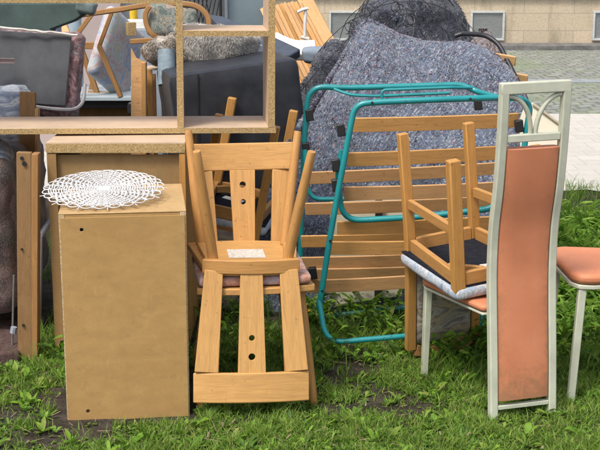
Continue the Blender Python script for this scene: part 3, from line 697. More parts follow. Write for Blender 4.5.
fh = mound('fleece_heap', p.x, 6.35, 1.10, .20, .25, FUR, 17, amp=.05, pw=2.4); hairmesh(fh, 26000, .02, HR, down=1.0, flat=.25)
tag(fh, 'shaggy brown-grey fleece bundle below the black bed frame corner', 'blanket')

# bed springs lying on the heap
t = thing('bed_springs', 'tangle of black wire mattress springs on top of the dark blanket heap', 'springs', tuple(at(400, 60, 6.4)))
def wire(pts, r=.0019, name='wire'):
    m = MB(); m.tube(catmull(pts, 5), r, 5); m.build(name, STEEL, t)
def coil(c, rad, n, tilt, h=.05):
    pts = []
    for k in range(n*14+1):
        a = 2*math.pi*k/14; s = k/(n*14); rr = rad*(1-.35*math.sin(s*math.pi)); pts.append(c+tilt @ Vector((rr*math.cos(a), rr*math.sin(a), h*(s-.5))))
    m = MB(); m.tube(pts, .0017, 5); m.build('coil', STEEL, t)
for k, (x, y, Y) in enumerate([(384, 17, 6.3), (366, 12, 6.34), (398, 8, 6.32), (352, 26, 6.3), (410, 20, 6.28), (434, 20, 6.3), (458, 33, 6.25), (341, 50, 6.1), (328, 66, 6.05)]):
    coil(at(x, y, Y), random.uniform(.028, .04), 3, Mrot(rx=random.uniform(50, 110), rz=random.uniform(-40, 40)).to_3x3(), .07)
for a in ([(300, 92, 6), (322, 66, 6.0), (345, 42, 6.1), (366, 18, 6.25), (385, 2, 6.35), (405, -5, 6.4)], [(305, 100, 5.98), (330, 76, 6.0), (352, 54, 6.05), (372, 22, 6.2), (396, 10, 6.3), (430, 12, 6.3)],
          [(372, 8, 6.28), (400, 2, 6.3), (432, 4, 6.3), (458, 18, 6.3), (474, 40, 6.2), (484, 60, 6.1)], [(318, 52, 6.1), (332, 36, 6.15), (352, 20, 6.2), (380, 9, 6.3)], [(392, 0, 6.35), (412, 12, 6.3), (430, 34, 6.2)],
          [(346, 34, 6.15), (372, 30, 6.2), (400, 26, 6.25), (428, 24, 6.25), (458, 36, 6.2)], [(360, 6, 6.3), (364, 24, 6.2), (362, 44, 6.1)], [(420, -3, 6.35), (436, 14, 6.3), (446, 38, 6.2)]):
    wire([at(*q) for q in a])

hp = h1.location
for q in range(16):
    th0 = math.radians(-150+7.5*q); dr = 1 if q % 2 else -1; pts = []
    for j in range(12):
        h = .62+.37*j/11; rr_ = (1-h**3.0)**.6*1.01+.01; a = th0+dr*.07*j+.05*math.sin(q*2+j)
        pts.append(Vector((at(408, 40, 6.75).x+.52*rr_*math.cos(a), 6.75+.46*rr_*math.sin(a), 1.30*h+.03+.015*math.sin(j*1.3+q))))
    wire(pts, .0022)

# black bed frame with two slat ends
t = thing('slatted_bed_frame', 'black curved bed frame end with two wooden slat tips right of the blankets', 'bed', tuple(gnd(530, 190)))
tubepart('tube', [at(455, 36, 6.0), at(462, 33.5, 6.0), at(486, 35, 5.9), at(499, 44, 5.85), at(510, 66, 5.75), at(522, 90, 5.65), at(534, 118, 5.5), at(540, 150, 5.45), at(545, 230, 5.4)], .0115, .1, STEEL)
for (x, y) in ((508, 58.5), (520, 77)):
    p = at(x, y, 5.77); m = MB(); m.beam(p+Vector((-.25, .12, .03)), p+Vector((.035, -.005, -.012)), .045, .014, (0, -.3, 1)); m.build('slat', PLANK, t, bevel=.003)
# cream board with thin edge strip
t = thing('cream_board', 'cream panel leaning behind the openwork top of the sage chair', 'board', tuple(at(540, 230, 5.25)))
pl = [at(520, 120, 5.3), at(526, 104, 5.36), at(534, 103.5, 5.36), at(564, 126.5, 5.3), at(566, 190, 5.2), at(522, 205, 5.2)]
def slab(pts, th, mat, name, parent=None, bevel=.002, d=(0, 1, 0)):
    d = Vector(d)*th; m = MB(); n = len(pts); vs = pts+[p+d for p in pts]
    m.add(vs, [tuple(range(n)), tuple(range(2*n-1, n-1, -1))]+[(i, (i+1) % n, n+(i+1) % n, n+i) for i in range(n)])
    return m.build(name, mat, parent, bevel=bevel)
slab(pl, .02, CREAM, 'panel', t)
m = MB(); m.tube([at(533, 104, 5.345), at(565, 128, 5.29)], .006, 8); m.build('edge_strip', plain('beige_strip', (.42, .36, .26), .5), t)
t = thing('white_board', 'pale board standing low behind the folding bed slats', 'board', tuple(gnd(390, 300)))
slab([at(330, 200, 5.0), at(405, 200, 5.0), at(402, 296, 4.99), at(330, 306, 4.99)], .018, CREAM, 'panel', t)
m = MB(); m.beam(at(379, 200, 4.975), at(378, 306, 4.965), .03, .02, (1, 0, 0)); m.build('dark_post', STEEL, t, bevel=.002)

# ---------- left edge: post boards, sofa, slab
t = thing('bed_post', 'old wooden bed post with dark bolt holes left of the cabinets', 'post', tuple(gnd(28, 357)))
m = MB(); m.beam(at(25.5, 357, 4.45)+Vector((0, 0, -.01)), at(24.5, 152, 4.45), .052, .03, (1, 0, 0)); m.build('board', POST, t, bevel=.002)
m = MB(); m.beam(at(35.5, 357, 4.46)+Vector((0, 0, -.01)), at(36, 153, 4.46), .024, .05, (1, 0, 0)); m.build('side_batten', OAK_D, t, bevel=.002)
for (x, y, r) in ((22, 158, .006), (24.5, 163.5, .008), (22, 249, .004), (23.5, 325, .005)):
    p = at(x, y, 4.434); m = MB(); m.tube([p, p+Vector((0, -.007, 0))], r, 12); m.build('bolt', STEEL, t)
t = thing('bed_rail', 'second wooden rail showing above the shelf board at the left edge', 'rail', tuple(gnd(30, 320)))
m = MB(); m.beam(at(28, 92, 5.09), at(28, 330, 5.09), .062, .03, (1, 0, 0)); m.build('board', POST, t, bevel=.002)
m = MB(); m.beam(at(36, 108, 5.10), at(36, 330, 5.10), .024, .045, (1, 0, 0)); m.build('side_batten', PLANK, t, bevel=.002)
t = thing('sofa', 'dark brown velvet sofa end at the far left edge behind the posts', 'sofa', (-1.5, 5.0, 0))
m = MB(); m.cushion((-1.50, 5.0, .40), (.80, .74, .62), rnd=.12, wob=.012, flat=.9, n=26, seed=4); m.build('seat', BRVEL, t)
m = MB(); m.cushion((-1.50, 5.22, .72), (.78, .26, .42), Mrot(rx=-8), rnd=.3, wob=.02, n=18, seed=6); m.build('back', BLSHEEN, t)
m = MB(); m.cushion((-1.33, 4.80, .62), (.42, .26, .30), Mrot(rz=6), rnd=.35, wob=.006, n=18, seed=9); m.build('arm', BLSHEEN, t)
m = MB(); m.cushion((-1.335, 4.74, .36), (.5, .12, .46), rnd=.4, wob=.010, n=18, seed=12); m.build('skirt', BRVEL, t)
t = thing('white_pole', 'thin white pole standing between the brown sofa and the bed post', 'pole', tuple(gnd(12, 350)))
m = MB(); m.tube([at(12, 352, 4.5), at(14, 275, 4.5)], .004, 8); m.build('shaft', plain('dull_grey', (.16, .155, .15), .5), t)
m = MB(); m.tube([at(13, 333, 4.48), at(14, 327, 4.48)], .012, 8); m.build('clip', GREYP, t)
m = MB(); m.box((-1.30, 4.62, .005), (.52, .42, .05)); o = m.build('floor_slab', plain('brown_carpet', (.10, .065, .06), .95, .1, var=.5, scale=50, bump=.6), bevel=.012); tag(o, 'flat reddish brown carpeted base under the sofa and bed post', 'base')
# blue tube leaning
t = thing('blue_tube', 'slanting grey-blue tube between bed post and large cabinet', 'pole', tuple(gnd(44, 300)))
m = MB(); m.tube([at(40, 236, 4.8), at(56, 213, 5.0), at(70, 180, 5.2)], .012, 8); m.build('tube', GREYP, t)
m = MB(); m.tube([at(40, 236, 4.8), gnd(38, 330)], .012, 8); m.build('leg', GREYP, t)

# ---------- upper left: upholstery and furniture heaped behind the shelf
t = thing('seat_cushion_upturned', 'grey backed seat with burgundy floral edge and webbing tag behind the shelf end', 'seat', tuple(at(40, 106, 5.2)))
Mq = Mrot(rx=-14, rz=-6, ry=3)
c = at(30, 66, 5.32)
m = MB(); m.box(c+Vector((-.05, -.055, 0)), (.46, .012, .30), Mq); m.build('backing', GREYV, t, bevel=.004)
m = MB(); m.cushion(c+Vector((-.045, .012, -.03)), (.53, .10, .37), Mq, rnd=.35, wob=.008, n=16, seed=8); m.build('floral_cover', BURG, t)
e0, e1 = at(-5, 27, 5.27), at(78, 35.5, 5.25)
m = MB(); m.tube(catmull([e0.lerp(e1, k/12)+Vector((0, random.uniform(-.006, .006), random.uniform(-.004, .004))) for k in range(13)], 3), .006, 6); m.build('piping', plain('frayed_white', (.6, .58, .55), .9, var=.3), t)
m = MB(); m.tube(catmull([at(30, 106, 5.20), at(55, 109, 5.19), at(74, 109, 5.20), at(83, 101, 5.23), at(85, 84, 5.26)], 5), .008, 7); m.build('piping', plain('trim_grey', (.42, .40, .42), .8), t)
for i, zz in enumerate((59, 60.4, 62)):
    m = MB(); m.beam(at(-8, zz, 5.19), at(14.5, zz+.3, 5.19), .009, .004, (0, 0, 1)); m.build('webbing', plain('mauve_web', (.28, .22, .23), .9), t)
t = thing('green_upholstered_panel', 'dark green upholstered panel with pointed end above the grey seat', 'panel', tuple(at(20, 60, 5.6)))
slab([at(-15, 2.5, 5.62), at(93, 2.5, 5.62), at(96, 6, 5.62), at(93, 10, 5.62), at(74, 22, 5.6), at(52, 30, 5.58), at(50, 90, 5.58), at(-15, 90, 5.58)], .09, GREENV, 'body', t, .015)
m = MB(); m.cushion(at(86, 7, 5.60), (.085, .07, .05), Mrot(ry=12), n=8, wob=.006); m.build('rolled_end', plain('teal_grey', (.10, .14, .14), .7, sheen=.2, var=.4), t)

t = thing('side_table', 'pale blue-grey topped table with black underframe behind the shelf', 'table', (-1.15, 6.7, 0))
tp = MB(); tp.box((-1.24, 6.69, .728), (.86, .56, .022)); tp.build('tabletop', plain('bluegrey_lam', (.42, .50, .54), .35, var=.05), t, bevel=.003)
tp = MB(); tp.box((-1.24, 6.69, .695), (.80, .50, .04)); tp.build('underframe', BLACK, t, bevel=.003)
for x in (-1.6, -.85):
    for y in (6.47, 6.9):
        tp = MB(); tp.tube([(x, y, .675), (x, y, .0)], .016, 8); l = tp.build('leg', STEEL, t)
p = at(133, 108, 6.43); tp = MB(); tp.cushion(p, (.05, .05, .07), n=6); tp.build('bracket', BLACK, t)

# floral dining chair standing tilted on the table
t = thing('floral_chair', 'pale floral seated wooden chair on its side on the blue-grey table', 'chair', tuple(at(110, 97, 6.6)))
Mq = Mrot(rx=0, ry=90, rz=0)
# seat pad seen nearly edge-on: outline diamond
c = at(116.5, 54, 6.65)
pad = MB(); Mp = Mrot(rz=64) @ Mrot(ry=0) @ Mrot(rx=90)
pad.cushion(c, (.36, .07, .40), Mrot(rz=64) @ Mrot(ry=32), rnd=.5, wob=.002, n=18, seed=4); pad.build('seat', PASTEL, t)
def ib(name, x0, y0, x1, y1, Y, w, th, mat=OAK_D, Y1=None, par=None):
    m = MB(); m.beam(at(x0, y0, Y), at(x1, y1, Y1 or Y), w, th, (1, 0, .5) if abs(y1-y0) > abs(x1-x0) else (0, 0, 1)); m.build(name, mat, par or t, bevel=.003)
ib('apron', 82, 45.5, 99, 45.5, 6.55, .036, .03)
ib('side_rail', 99, 46, 121, 97, 6.42, .024, .026)
ib('side_rail', 99, 47, 113, 9, 6.42, .020, .024)
ib('leg', 81, 48, 97, 93, 6.6, .028, .026)
ib('leg', 97, 60, 90, 92, 6.75, .020, .02)
ib('leg', 76, 36, 92, 14, 6.7, .024, .024)
ib('rear_rail', 88, 93, 114, 95, 6.62, .026, .03)

# bent-wood armchair on its side
t = thing('bentwood_armchair', 'bentwood armchair on its side with dark floral oval back pad at the top left', 'chair', tuple(at(170, 75, 6.2)))
Y = 6.15
m = MB(); m.board(catmull([at(72, 16, 6.35), at(95, 13, 6.3), at(120, 9.5, 6.25), at(150, 5, 6.2), at(178, 3.5, Y), at(196, 6, Y), at(206, 14, Y), at(209, 24, Y), at(206, 36, Y)], 6), .032, .026, (0, -1, .1)); m.build('hoop', OAK_D, t, bevel=.005)
m = MB(); m.board(catmull([at(131, 41.5, 6.3), at(155, 40, 6.25), at(178, 37, 6.2), at(196, 32, 6.2)], 5), .026, .03, (0, 0, 1)); m.build('arm_rail', OAK_D, t, bevel=.004)
m = MB(); m.board(catmull([at(150, 6, 6.1), at(145.5, 14, 6.1), at(147, 26, 6.1), at(153, 35, 6.1), at(160, 39, 6.12)], 5), .022, .024, (0, -1, 0)); m.build('back_hoop', OAK_D, t, bevel=.004)
m = MB(); m.cushion(at(172, 21, 6.14), (.245, .045, .165), Mrot(ry=5, rx=-12), rnd=.7, wob=.001, n=14, seed=2, flat=.4); m.build('back_pad', DKLEAF, t)
ib('leg', 196, 32, 200, 60, 6.25, .026, .026)

t = thing('curved_side_panel', 'pale curved wooden side panel standing right of the floral chair', 'board', tuple(gnd(138, 200)))
slab([at(131, 48, 5.95), at(136, 58, 5.95), at(146, 63, 5.95), at(146, 180, 5.9), at(131, 180, 5.9)], .02, PLANK, 'panel', t)
ib('post', 144, 62, 145, 180, 5.92, .022, .05, SLAT, par=t)
for k, (x, y0, lab) in enumerate(((149.5, 70, 'reddish brown board leaning just right of the pale curved panel'), (153, 74, 'thin orange board wedged against the navy seat end'))):
    m = MB(); m.beam(at(x, y0, 6.05+.05*k), at(x+3, 190, 5.9+.06*k), .026, .02, (1, 0, 0)); tag(m.build('leaning_board', OAK if k == 0 else OAK_D, bevel=.002), lab, 'board')
m = MB(); m.beam(at(147, 69, 6.1), at(160, 66, 6.3), .01, .09, (0, 0, 1)); tag(m.build('flat_board', LAM, bevel=.002), 'small pinkish board lying flat above the reddish brown board', 'board')

# navy box seat, leaning slab, fleeces
t = thing('navy_ottoman', 'large dark navy vinyl box seat behind the shelf and beech chairs', 'ottoman', (-.3, 5.9, 0))
Pl, Pr = at(181, 75, 5.45), at(311, 57, 5.58)
dv = (Pr-Pl); L = math.hypot(dv.x, dv.y); ang = math.atan2(dv.y, dv.x); zt = (Pl.z+Pr.z)/2
ctr = Vector(((Pl.x+Pr.x)/2, (Pl.y+Pr.y)/2, 0)); nrm = Vector((-math.sin(ang), math.cos(ang), 0)); tiltx = -math.atan2(Pr.z-Pl.z, L)
m = MB(); m.cushion(ctr+nrm*.26+Vector((0, 0, zt/2)), (L, .52, zt), Matrix.Rotation(ang, 4, 'Z') @ Matrix.Rotation(tiltx, 4, 'Y'), rnd=.055, wob=.004, flat=.95, n=22); m.build('body', NAVY, t)
q = ctr-nrm*.003+Vector((-math.cos(ang)*(L*.5-.075), -math.sin(ang)*(L*.5-.075), 0))
m = MB(); m.tube([q+Vector((0, 0, .05)), q+Vector((0, 0, zt-.03))], .0035, 6); m.build('seam', BLACK, t)
t = thing('slate_seat_panel', 'slate blue vinyl panel tilted on top of the navy box seat', 'panel', tuple(at(250, 54, 6.5)))
slab([at(203, 13, 6.7), at(222, 16, 6.75), at(268, 34, 6.6), at(301, 49, 6.4), at(290, 56, 6.3), at(247, 56, 6.3)], .10, NAVY2, 'body', t, .012, (0, .8, -.5))
m = MB(); m.tube([at(204, 14, 6.68), at(246, 56, 6.28)], .010, 7); m.build('edge_piping', BLACK, t)
m = MB(); m.box(at(257, 46, 6.42), (.05, .02, .01), Mrot(rz=20)); m.build('tag', WHITE, t)
def fluff(name, c, size, M, mat, seed, lab, wob=.02, hair=None, comb=(0, 0, 0)):
    m = MB(); m.cushion(c, size, M, rnd=.95, wob=wob, n=22, seed=seed); o = tag(m.build(name, mat), lab, 'cushion')
    hairmesh(o, 46000, .0145, hair, w=.0010, comb=comb, flat=.35); return o
fluff('fleece_cushion', at(214, 54, 6.0), (.40, .26, .21), Mrot(ry=9), GFUR, 3, 'grey shaggy fleece cushion on top of the navy box seat', .012, HG, (.4, -.1, -.3))
fluff('fleece_cushion', at(165, 56, 5.98), (.17, .18, .14), Mrot(ry=-30), SHEEP, 7, 'beige shaggy fleece bundle left of the grey fleece cushion', .02, HB)
m = MB(); m.tube([at(166, 50, 5.82), at(167, 85, 5.78)], .042, 18, scale=[.93, 1]); tag(m.build('rolled_mat', plain('blue_roll', (.24, .31, .36), .7, var=.3, scale=30)), 'blue-grey rolled mat standing behind the shelf upright', 'roll')

# tall slate cabinet and mesh panel
t = thing('metal_locker', 'slate blue metal locker standing behind the shelf opening', 'locker', (-.3, 7.6, 0))
m = MB(); m.box((-.325, 7.75, .9), (.25, .35, 1.8)); m.build('body', SLATE, t, bevel=.004)
m = MB(); m.box((-.44, 7.57, .9), (.016, .012, 1.76)); m.build('door_edge', plain('light_slate', (.3, .36, .38), .4), t, bevel=.002)
t = thing('wire_mesh_panel', 'black diamond wire mesh panel left of the slate locker', 'mesh', (-.53, 7.5, 0))
for k in range(7):
    x = -.66+.024*k
    for s in (-1, 1):
        m = MB(); m.tube([(x, 7.5, 1.0), (x+.12*s, 7.5, 1.55)], .0028, 4); m.build('wire', STEEL, t)
for x in (-.70, -.47):
    m = MB(); m.tube([(x, 7.5, 0), (x, 7.5, 1.6)], .010, 6); m.build('post', STEEL, t)
m = MB(); m.box((-.58, 8.1, .75), (.34, .02, 1.5)); tag(m.build('grey_screen', plain('charcoal', (.10, .105, .11), .8), bevel=.002), 'charcoal screen board standing behind the wire mesh panel', 'board')

# bundle of planks leaning
pg = 'loose planks leaning in a fan'
ordn = ['leftmost', 'second', 'third', 'fourth', 'fifth', 'sixth', 'seventh', 'eighth', 'ninth', 'tenth', 'eleventh', 'twelfth']
labs = ['leftmost thin plank of the fan leaning behind the navy box seat']+[o_+' plank from the left in the leaning fan' for o_ in ordn[1:]]+['rightmost and widest plank of the leaning fan']
for k in range(13):
    xt = 262+3.7*k; yt = 9-.9*k+random.uniform(-2, 2); xb = 288+4.5*k; yb = 66
    Y = 7.3+.035*(k % 3)
    a, b_ = at(xt, yt, Y+.25), at(xb, yb, Y); d = (b_-a); b2 = b_+d*.9
    m = MB(); m.beam(a, b2, .024 if k < 12 else .07, .016, (.8, random.uniform(-.7, .1), .55)); tag(m.build('plank', (PLANK, SLAT, PLANK, SLAT_P)[k % 4], bevel=.002), labs[k], 'plank', pg)
t = thing('white_hook', 'white plastic strut with hooked ends lying against the plank fan', 'strut', tuple(at(305, 40, 7.1)))
m = MB(); m.tube(catmull([at(301, 9, 7.1), at(305.5, 11, 7.1), at(305, 24, 7.1), at(305, 36, 7.1)], 4), .009, 7); m.build('shaft', WHITE, t)
m = MB(); m.tube(catmull([at(298, 12, 7.1), at(303, 9.5, 7.09), at(308, 8.5, 7.1)], 4), .009, 7); m.build('hook', WHITE, t)
m = MB(); m.tube([at(301, 37, 7.1), at(309, 39, 7.1)], .010, 7); m.build('foot', WHITE, t)
m = MB(); m.board(catmull([at(268, 40, 6.8), at(280, 46, 6.75), at(295, 50, 6.7), at(316, 50, 6.7)], 5), .05, .14, (0, -.5, 1)); tag(m.build('white_cloth', plain('white_sheet', (.72, .68, .66), .8, var=.08), bevel=.01), 'white folded sheet between the planks and the navy box seat', 'cloth')
m = MB(); m.cushion(at(318, 55, 6.62), (.16, .2, .07), n=10, wob=.01, seed=2); tag(m.build('grey_cushion', plain('blue_grey_cloth', (.22, .27, .33), .8)), 'small blue-grey cushion below the foot of the plank fan', 'cushion')

# back left pieces
m = MB(); m.box((-1.95, 9.2, .85), (1.3, .05, 1.7)); tag(m.build('mauve_board', plain('mauve_panel', (.40, .33, .32), .8, var=.08, scale=3), bevel=.003), 'large mauve-pink sheet standing at the back left', 'board')
m = MB(); m.box((-1.23, 9.35, .85), (.42, .05, 1.7)); tag(m.build('grey_sheet', plain('grey_panel', (.42, .44, .46), .7, var=.1), bevel=.003), 'pale grey sheet standing right of the mauve sheet', 'board')
p = at(133.5, 13, 8.4); m = MB(); m.tube([(p.x, 8.4, 0), (p.x, 8.4, p.z+.045)], .026, 12); tag(m.build('yellow_post', YELL), 'short yellow post top behind the floral chair', 'post')
p = at(138, 25, 7.4); t = thing('white_box', 'white flat box on grey crate behind the floral chair', 'box', (p.x, 7.4, p.z-.04))
m = MB(); m.box((p.x, 7.5, p.z), (.22, .2, .045)); m.build('box', WHITE, t, bevel=.003)
m = MB(); m.box((p.x, 7.5, (p.z-.024)/2), (.26, .25, p.z-.024)); tag(m.build('grey_crate', GREYP, bevel=.004), 'tall grey crate carrying the white flat box', 'crate')
m = MB(); m.box(at(131, 29, 6.6), (.045, .05, .07), Mrot(rz=20)); tag(m.build('cardboard_piece', CHIP, bevel=.002), 'small brown cardboard piece beside the floral seat', 'cardboard')
p = at(75, 22, 6.9); m = MB(); m.tube([(p.x, 6.9, 0), (p.x, 6.9, p.z+.06)], .035, 14); tag(m.build('blue_cylinder', plain('light_blue', (.33, .42, .48), .4)), 'pale blue upright cylinder behind the green panel', 'cylinder')
m = MB(); m.beam(at(56, 14, 6.7), at(68, 38, 6.6), .05, .02, (1, 0, .5)); tag(m.build('pale_plank', PLANK, bevel=.002), 'short pale plank behind the green panel point', 'plank')
m = MB(); m.cushion(at(49, 29, 6.3), (.12, .1, .09), n=8, wob=.01, seed=3); tag(m.build('lilac_cloth', plain('lilac', (.3, .3, .45), .8)), 'lilac cloth ball above the grey seat edge', 'cloth')
for k, (xx, yy, ww, lab, mt) in enumerate(((110, 110, .3, 'brown wooden drawer under the blue-grey table', OAK_D), (95, 112, .12, 'pale green box beside the drawer under the table', plain('pale_green', (.34, .38, .30), .6)))):
    p = at(xx, yy, 6.75+.3*k); m = MB(); m.box((p.x, p.y, (p.z+.1)/2), (ww, .2, p.z+.1-.03)); tag(m.build('drawer' if k == 0 else 'storage_box', mt, bevel=.003), lab, 'drawer' if k == 0 else 'box')
# far backdrop of the heap: grey parcel wrapped furniture filling gaps behind the table
m = MB(); m.box((-.95, 8.0, .45), (.5, .3, .9)); tag(m.build('grey_cabinet', GREYP, bevel=.004), 'low grey cabinet far behind the pale curved panel', 'cabinet')

# ---------- vegetation
def in_box(x, y, bx): return (x > bx[0]) & (x < bx[1]) & (y > bx[2]) & (y < bx[3])
FOOT = [(-.81, -.33, 3.775, 4.34), (-.94, -.40, 4.5, 5.05), (-1.60, -1.03, 4.36, 5.5), (-.9, .3, 5.4, 6.8), (-.1, 1.0, 5.05, 7.2)]
def keep_low(x, y): return .25 if (.05 < x < .45 and 4.2 < y < 4.62) else 1
def scatter(n, x0, x1, y0, y1, dens):
    X = rng.uniform(x0, x1, n); Yy = rng.uniform(y0, y1, n)
    # keep only what lies in or near the view
    k = np.abs(X) < .27*Yy+.12
    for b_ in FOOT: k &= ~in_box(X, Yy, b_)
    X, Yy = X[k], Yy[k]
    d = np.array([dens(a, b_) for a, b_ in zip(X, Yy)]); k = rng.uniform(0, 1, len(X)) < d
    return X[k], Yy[k]
def vn(x, y, s, o=0): return noise.noise(Vector((x*s+o, y*s, o)))
def dens(x, y):
    d = .84+1.5*vn(x, y, 2.6, 4)+1.4*vn(x, y, 7, 9)
    if y < 3.80: d += .30+.3*min(1, max(0, x+.9))
    if x < -.62+.35*vn(x, y, 5, 2) and y < 4.1: d -= .85
    if y < 4.0 and y > 3.78 and -1.0 < x < .2: d -= .25
    if .05 < x < .55 and 3.85 < y < 4.1: d -= .2
    if x > .35 and y > 4.05: d += .4
    if y > 4.3: d += .3
    if y < 3.72 and x > -.6: d += .35
    return max(.04, min(1, d))
def blades(name, n, area, hmin, hmax, w, mat, lab, lean=.5, densf=dens, tuft=.0, hmod=None, seg=3):
    X, Yy = scatter(n, *area, densf); N = len(X)
    H = rng.uniform(hmin, hmax, N)*(1 if hmod is None else np.array([hmod(a, b_) for a, b_ in zip(X, Yy)]))
    if tuft:
        X = X+rng.normal(0, tuft, N)
    A = rng.uniform(0, 2*np.pi, N); B = rng.uniform(0, 2*np.pi, N); Ln = rng.uniform(.1, 1, N)*lean*H; Wd = w*rng.uniform(.6, 1.4, N)
    Z = np.array([gz(a, b_) for a, b_ in zip(X, Yy)])-.004
    V = np.zeros((N, seg*2+1, 3)); 
    for s in range(seg+1):
        tt = s/seg; cx = X+np.cos(A)*Ln*tt**1.8; cy = Yy+np.sin(A)*Ln*tt**1.8; cz = Z+H*tt*(1-.25*tt*lean)
        ww = Wd*(1-tt**1.5)*.5
        if s < seg:
            V[:, 2*s, 0] = cx-np.cos(B)*ww; V[:, 2*s, 1] = cy-np.sin(B)*ww; V[:, 2*s, 2] = cz
            V[:, 2*s+1, 0] = cx+np.cos(B)*ww; V[:, 2*s+1, 1] = cy+np.sin(B)*ww; V[:, 2*s+1, 2] = cz
        else: V[:, 2*s, 0] = cx; V[:, 2*s, 1] = cy; V[:, 2*s, 2] = cz
    m_ = seg*2+1; base = np.arange(N)*m_; faces = []
    q = []
    for s in range(seg-1): q.append(np.stack([base+2*s, base+2*s+1, base+2*s+3, base+2*s+2], 1))
    q = np.concatenate(q) if q else np.zeros((0, 4), int); tr = np.stack([base+2*seg-2, base+2*seg-1, base+2*seg], 1)
    return rawmesh(name, V.reshape(-1, 3), q, tr, mat, lab)
GR = leafmat('grass_blade', [(0, (.03, .09, .010)), (.3, (.11, .28, .018)), (.7, (.23, .45, .034)), (.92, (.38, .50, .09)), (1, (.42, .36, .18))], .6, .18)
GT = leafmat('tall_grass_blade', [(0, (.025, .085, .010)), (.45, (.08, .22, .018)), (.85, (.18, .36, .03)), (1, (.30, .34, .09))], .55, .2)
DRY = leafmat('dry_stalk', [(0, (.20, .15, .09)), (.5, (.34, .27, .17)), (1, (.12, .08, .05))], .8, 0)
GD = leafmat('weed_leaf', [(0, (.03, .10, .010)), (.5, (.12, .30, .018)), (.85, (.25, .46, .038)), (1, (.28, .32, .08))], .6, .18)
def clump(x, y): return max(0, min(1, .5+1.6*vn(x, y, 22, 5)+.9*vn(x, y, 8, 15)))
def d2(x, y): return dens(x, y)*(.4+.6*clump(x, y))
blades('grass', 300000, (-1.5, 1.7, 3.35, 4.8), .012, .048, .0032, GR, 'short mixed green grass in front of and under the furniture', .9, densf=d2, hmod=lambda x, y: .45+.9*clump(x, y))
blades('tall_grass', 52000, (-1.3, 2.4, 4.1, 7.8), .05, .13, .004, GT, 'longer dark grass growing under and behind the furniture', .8, densf=lambda x, y: keep_low(x, y)*(.9 if x > .25 or y > 4.4 else .25)*(.2+.8*clump(x*.5, y*.5)), hmod=lambda x, y: .5+.9*(.5+vn(x, y, 4, 3)))
def broad(name, n, area, L0, L1, w, mat, lab, densf, up=.5, per=6, stem=0.0):
    X, Yy = scatter(n, *area, densf); Vs = []; Q = []; T = []; o = 0
    for x, y in zip(X, Yy):
        z = gz(x, y); k = random.randint(per-2, per+2); st = random.uniform(.3, 1)*stem
        for i in range(k):
            a = 2*math.pi*(i+random.random()*.7)/k; L = random.uniform(L0, L1); ww = L*w*random.uniform(.7, 1.3); u = random.uniform(.15, 1)*up
            zb = z+st*(i+1)/k; roll = random.uniform(-.4, .4); ca, sa = math.cos(a), math.sin(a); droop = random.uniform(.3, 1.1)
            prof = (.15, .7, 1.0, .8, .0); jag = [random.uniform(.45, 1.35) for _ in range(5)]
            for s in range(5):
                tt = s/4; r = L*tt*(1-.12*u); h = L*u*(tt-droop*.55*tt*tt)*1.6; hw = ww*prof[s]*.5*jag[s]
                cx, cy, cz = x+ca*r, y+sa*r, zb+h
                if s == 4: Vs.append((cx, cy, cz))
                else:
                    Vs.append((cx-sa*hw, cy+ca*hw, cz+hw*(.35+roll))); Vs.append((cx, cy, cz)); Vs.append((cx+sa*hw, cy-ca*hw, cz+hw*(.35-roll)))
            for s in range(3):
                b0 = o+3*s; Q.append((b0, b0+1, b0+4, b0+3)); Q.append((b0+1, b0+2, b0+5, b0+4))
            b0 = o+9; T.append((b0, b0+1, b0+3)); T.append((b0+1, b0+2, b0+3)); o += 13
    return rawmesh(name, np.array(Vs), np.array(Q), np.array(T), mat, lab, 'weeds')
broad('weeds', 4200, (-1.4, 1.7, 3.35, 4.7), .012, .032, .38, GD, 'low broad-leaved weeds among the grass', lambda x, y: dens(x, y)*(.2+.8*max(0, min(1, .5+2*vn(x, y, 5, 33)))), .9, 7)
broad('large_weeds', 210, (-1.3, 1.5, 3.4, 4.6), .03, .06, .34, GD, 'larger jagged dandelion leaves dotted in the grass', lambda x, y: .8, .8, 8)
broad('leafy_weeds', 1100, (-1.0, 1.3, 4.25, 5.2), .025, .06, .40, GD, 'taller leafy weeds below the folding bed', lambda x, y: keep_low(x, y)*(.85 if x > .0 else .3)*(.2+.8*clump(x*.4, y*.4)), .9, 8, .13)
broad('dense_weeds', 2600, (.6, 2.4, 4.5, 6.7), .04, .09, .26, leafmat('nettle', [(0, (.09, .22, .02)), (.5, (.18, .38, .035)), (1, (.34, .50, .09))], .6, .22), 'bushy bright weeds beside the pale pavement', lambda x, y: (.9 if x > .16*y-.1 else .1)*(.3+.7*clump(x*.3, y*.3)), .9, 9, .16)
broad('clover', 16000, (-1.5, 1.7, 3.35, 4.5), .005, .012, .8, leafmat('clover', [(0, (.09, .19, .02)), (1, (.20, .34, .05))], .6, .18), 'tiny round-leaved ground cover on the soil', lambda x, y: min(1, dens(x, y)+.05), .6, 5, .012)
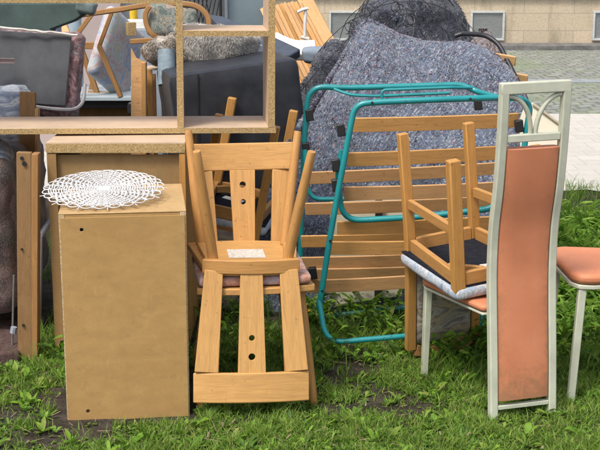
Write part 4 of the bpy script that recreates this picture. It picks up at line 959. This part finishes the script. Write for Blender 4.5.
# dry stalks and leaf litter
Xs, Ys = scatter(1800, -1.5, 1.7, 3.35, 4.6, lambda x, y: .7); Vd = []; Qd = []; 
for i, (x, y) in enumerate(zip(Xs, Ys)):
    a = random.uniform(0, 6.28); L = random.uniform(.012, .075)*(.5 if i % 3 else 1); w = random.uniform(.0008, .002) if i % 4 else random.uniform(.002, .0045); z = gz(x, y)+random.uniform(.002, .02); dz = random.uniform(-.008, .014)
    c, s = math.cos(a), math.sin(a)
    if i % 4 == 0: L *= .4
    Vd += [(x-s*w, y+c*w, z+w*.3), (x+s*w, y-c*w, z), (x+c*L+s*w, y+s*L-c*w, z+dz), (x+c*L-s*w, y+s*L+c*w, z+dz+w*.3)]; Qd.append((4*i, 4*i+1, 4*i+2, 4*i+3))
rawmesh('dry_litter', np.array(Vd), np.array(Qd), np.zeros((0, 3), int), DRY, 'dry stalks and leaf bits scattered on the soil', 'litter')
def dandelion(x, y, lab):
    p = gnd(x, y, .07); z = gz(p.x, p.y)
    t = thing('dandelion', lab, 'flower', (p.x, p.y, z))
    m = MB(); m.tube([(p.x, p.y, z-.01), (p.x+.004, p.y, z+.065)], .0018, 6); m.build('stem', GD, t)
    m = MB()
    for k in range(26):
        a = k*2.4; r = .004+.0105*(k/26)**.5; m.beam(Vector((p.x+.004, p.y, z+.066)), Vector((p.x+.004+r*math.cos(a), p.y+r*math.sin(a), z+.077-.35*r)), .004, .0012, (math.sin(a), -math.cos(a), 0))
    m.build('flower_head', YELL, t)
dandelion(597, 327, 'yellow dandelion at the right edge under the salmon seat')
dandelion(306.5, 311, 'small yellow flower by the left foot of the folding bed')

# ---------- camera, light, world
cam = bpy.data.cameras.new('camera'); co = bpy.data.objects.new('camera', cam); C.objects.link(co)
co.location = (0, 0, CAM_H); co.rotation_euler = (math.pi/2-PITCH, 0, 0); cam.sensor_width = 36; cam.lens = F_PX/600*36
cam.clip_start = .05; cam.clip_end = 500; bpy.context.scene.camera = co
SUN_EL, SUN_AZ = 58, -35      # azimuth measured from behind the camera, negative = from the left
sd = bpy.data.lights.new('sun', 'SUN'); sd.energy = 1.5; sd.angle = R(14); sd.color = (1, .93, .81)
so = bpy.data.objects.new('sun', sd); C.objects.link(so)
el, az = R(SUN_EL), R(SUN_AZ); to_sun = Vector((math.cos(el)*math.sin(az), -math.cos(el)*math.cos(az), math.sin(el)))
so.rotation_euler = to_sun.to_track_quat('Z', 'Y').to_euler(); so.location = to_sun*20
w = bpy.data.worlds.new('World'); bpy.context.scene.world = w; w.use_nodes = True; nt = w.node_tree
sky = nt.nodes.new('ShaderNodeTexSky'); sky.sky_type = 'NISHITA'; sky.sun_disc = False; sky.sun_elevation = el
sky.sun_rotation = math.atan2(to_sun.x, to_sun.y); sky.dust_density = 4; sky.air_density = 1.0; sky.ozone_density = .6
hs = nt.nodes.new('ShaderNodeHueSaturation'); hs.inputs['Saturation'].default_value = .62   # hazy, milky sky
nt.links.new(sky.outputs[0], hs.inputs['Color']); nt.links.new(hs.outputs[0], nt.nodes['Background'].inputs[0]); nt.nodes['Background'].inputs[1].default_value = .125
vs = bpy.context.scene.view_settings; vs.view_transform = 'Standard'; vs.look = 'None'; vs.exposure = .78; vs.gamma = 1; vs.use_curve_mapping = False
for o in bpy.data.objects:
    if '_world' in o: del o['_world']
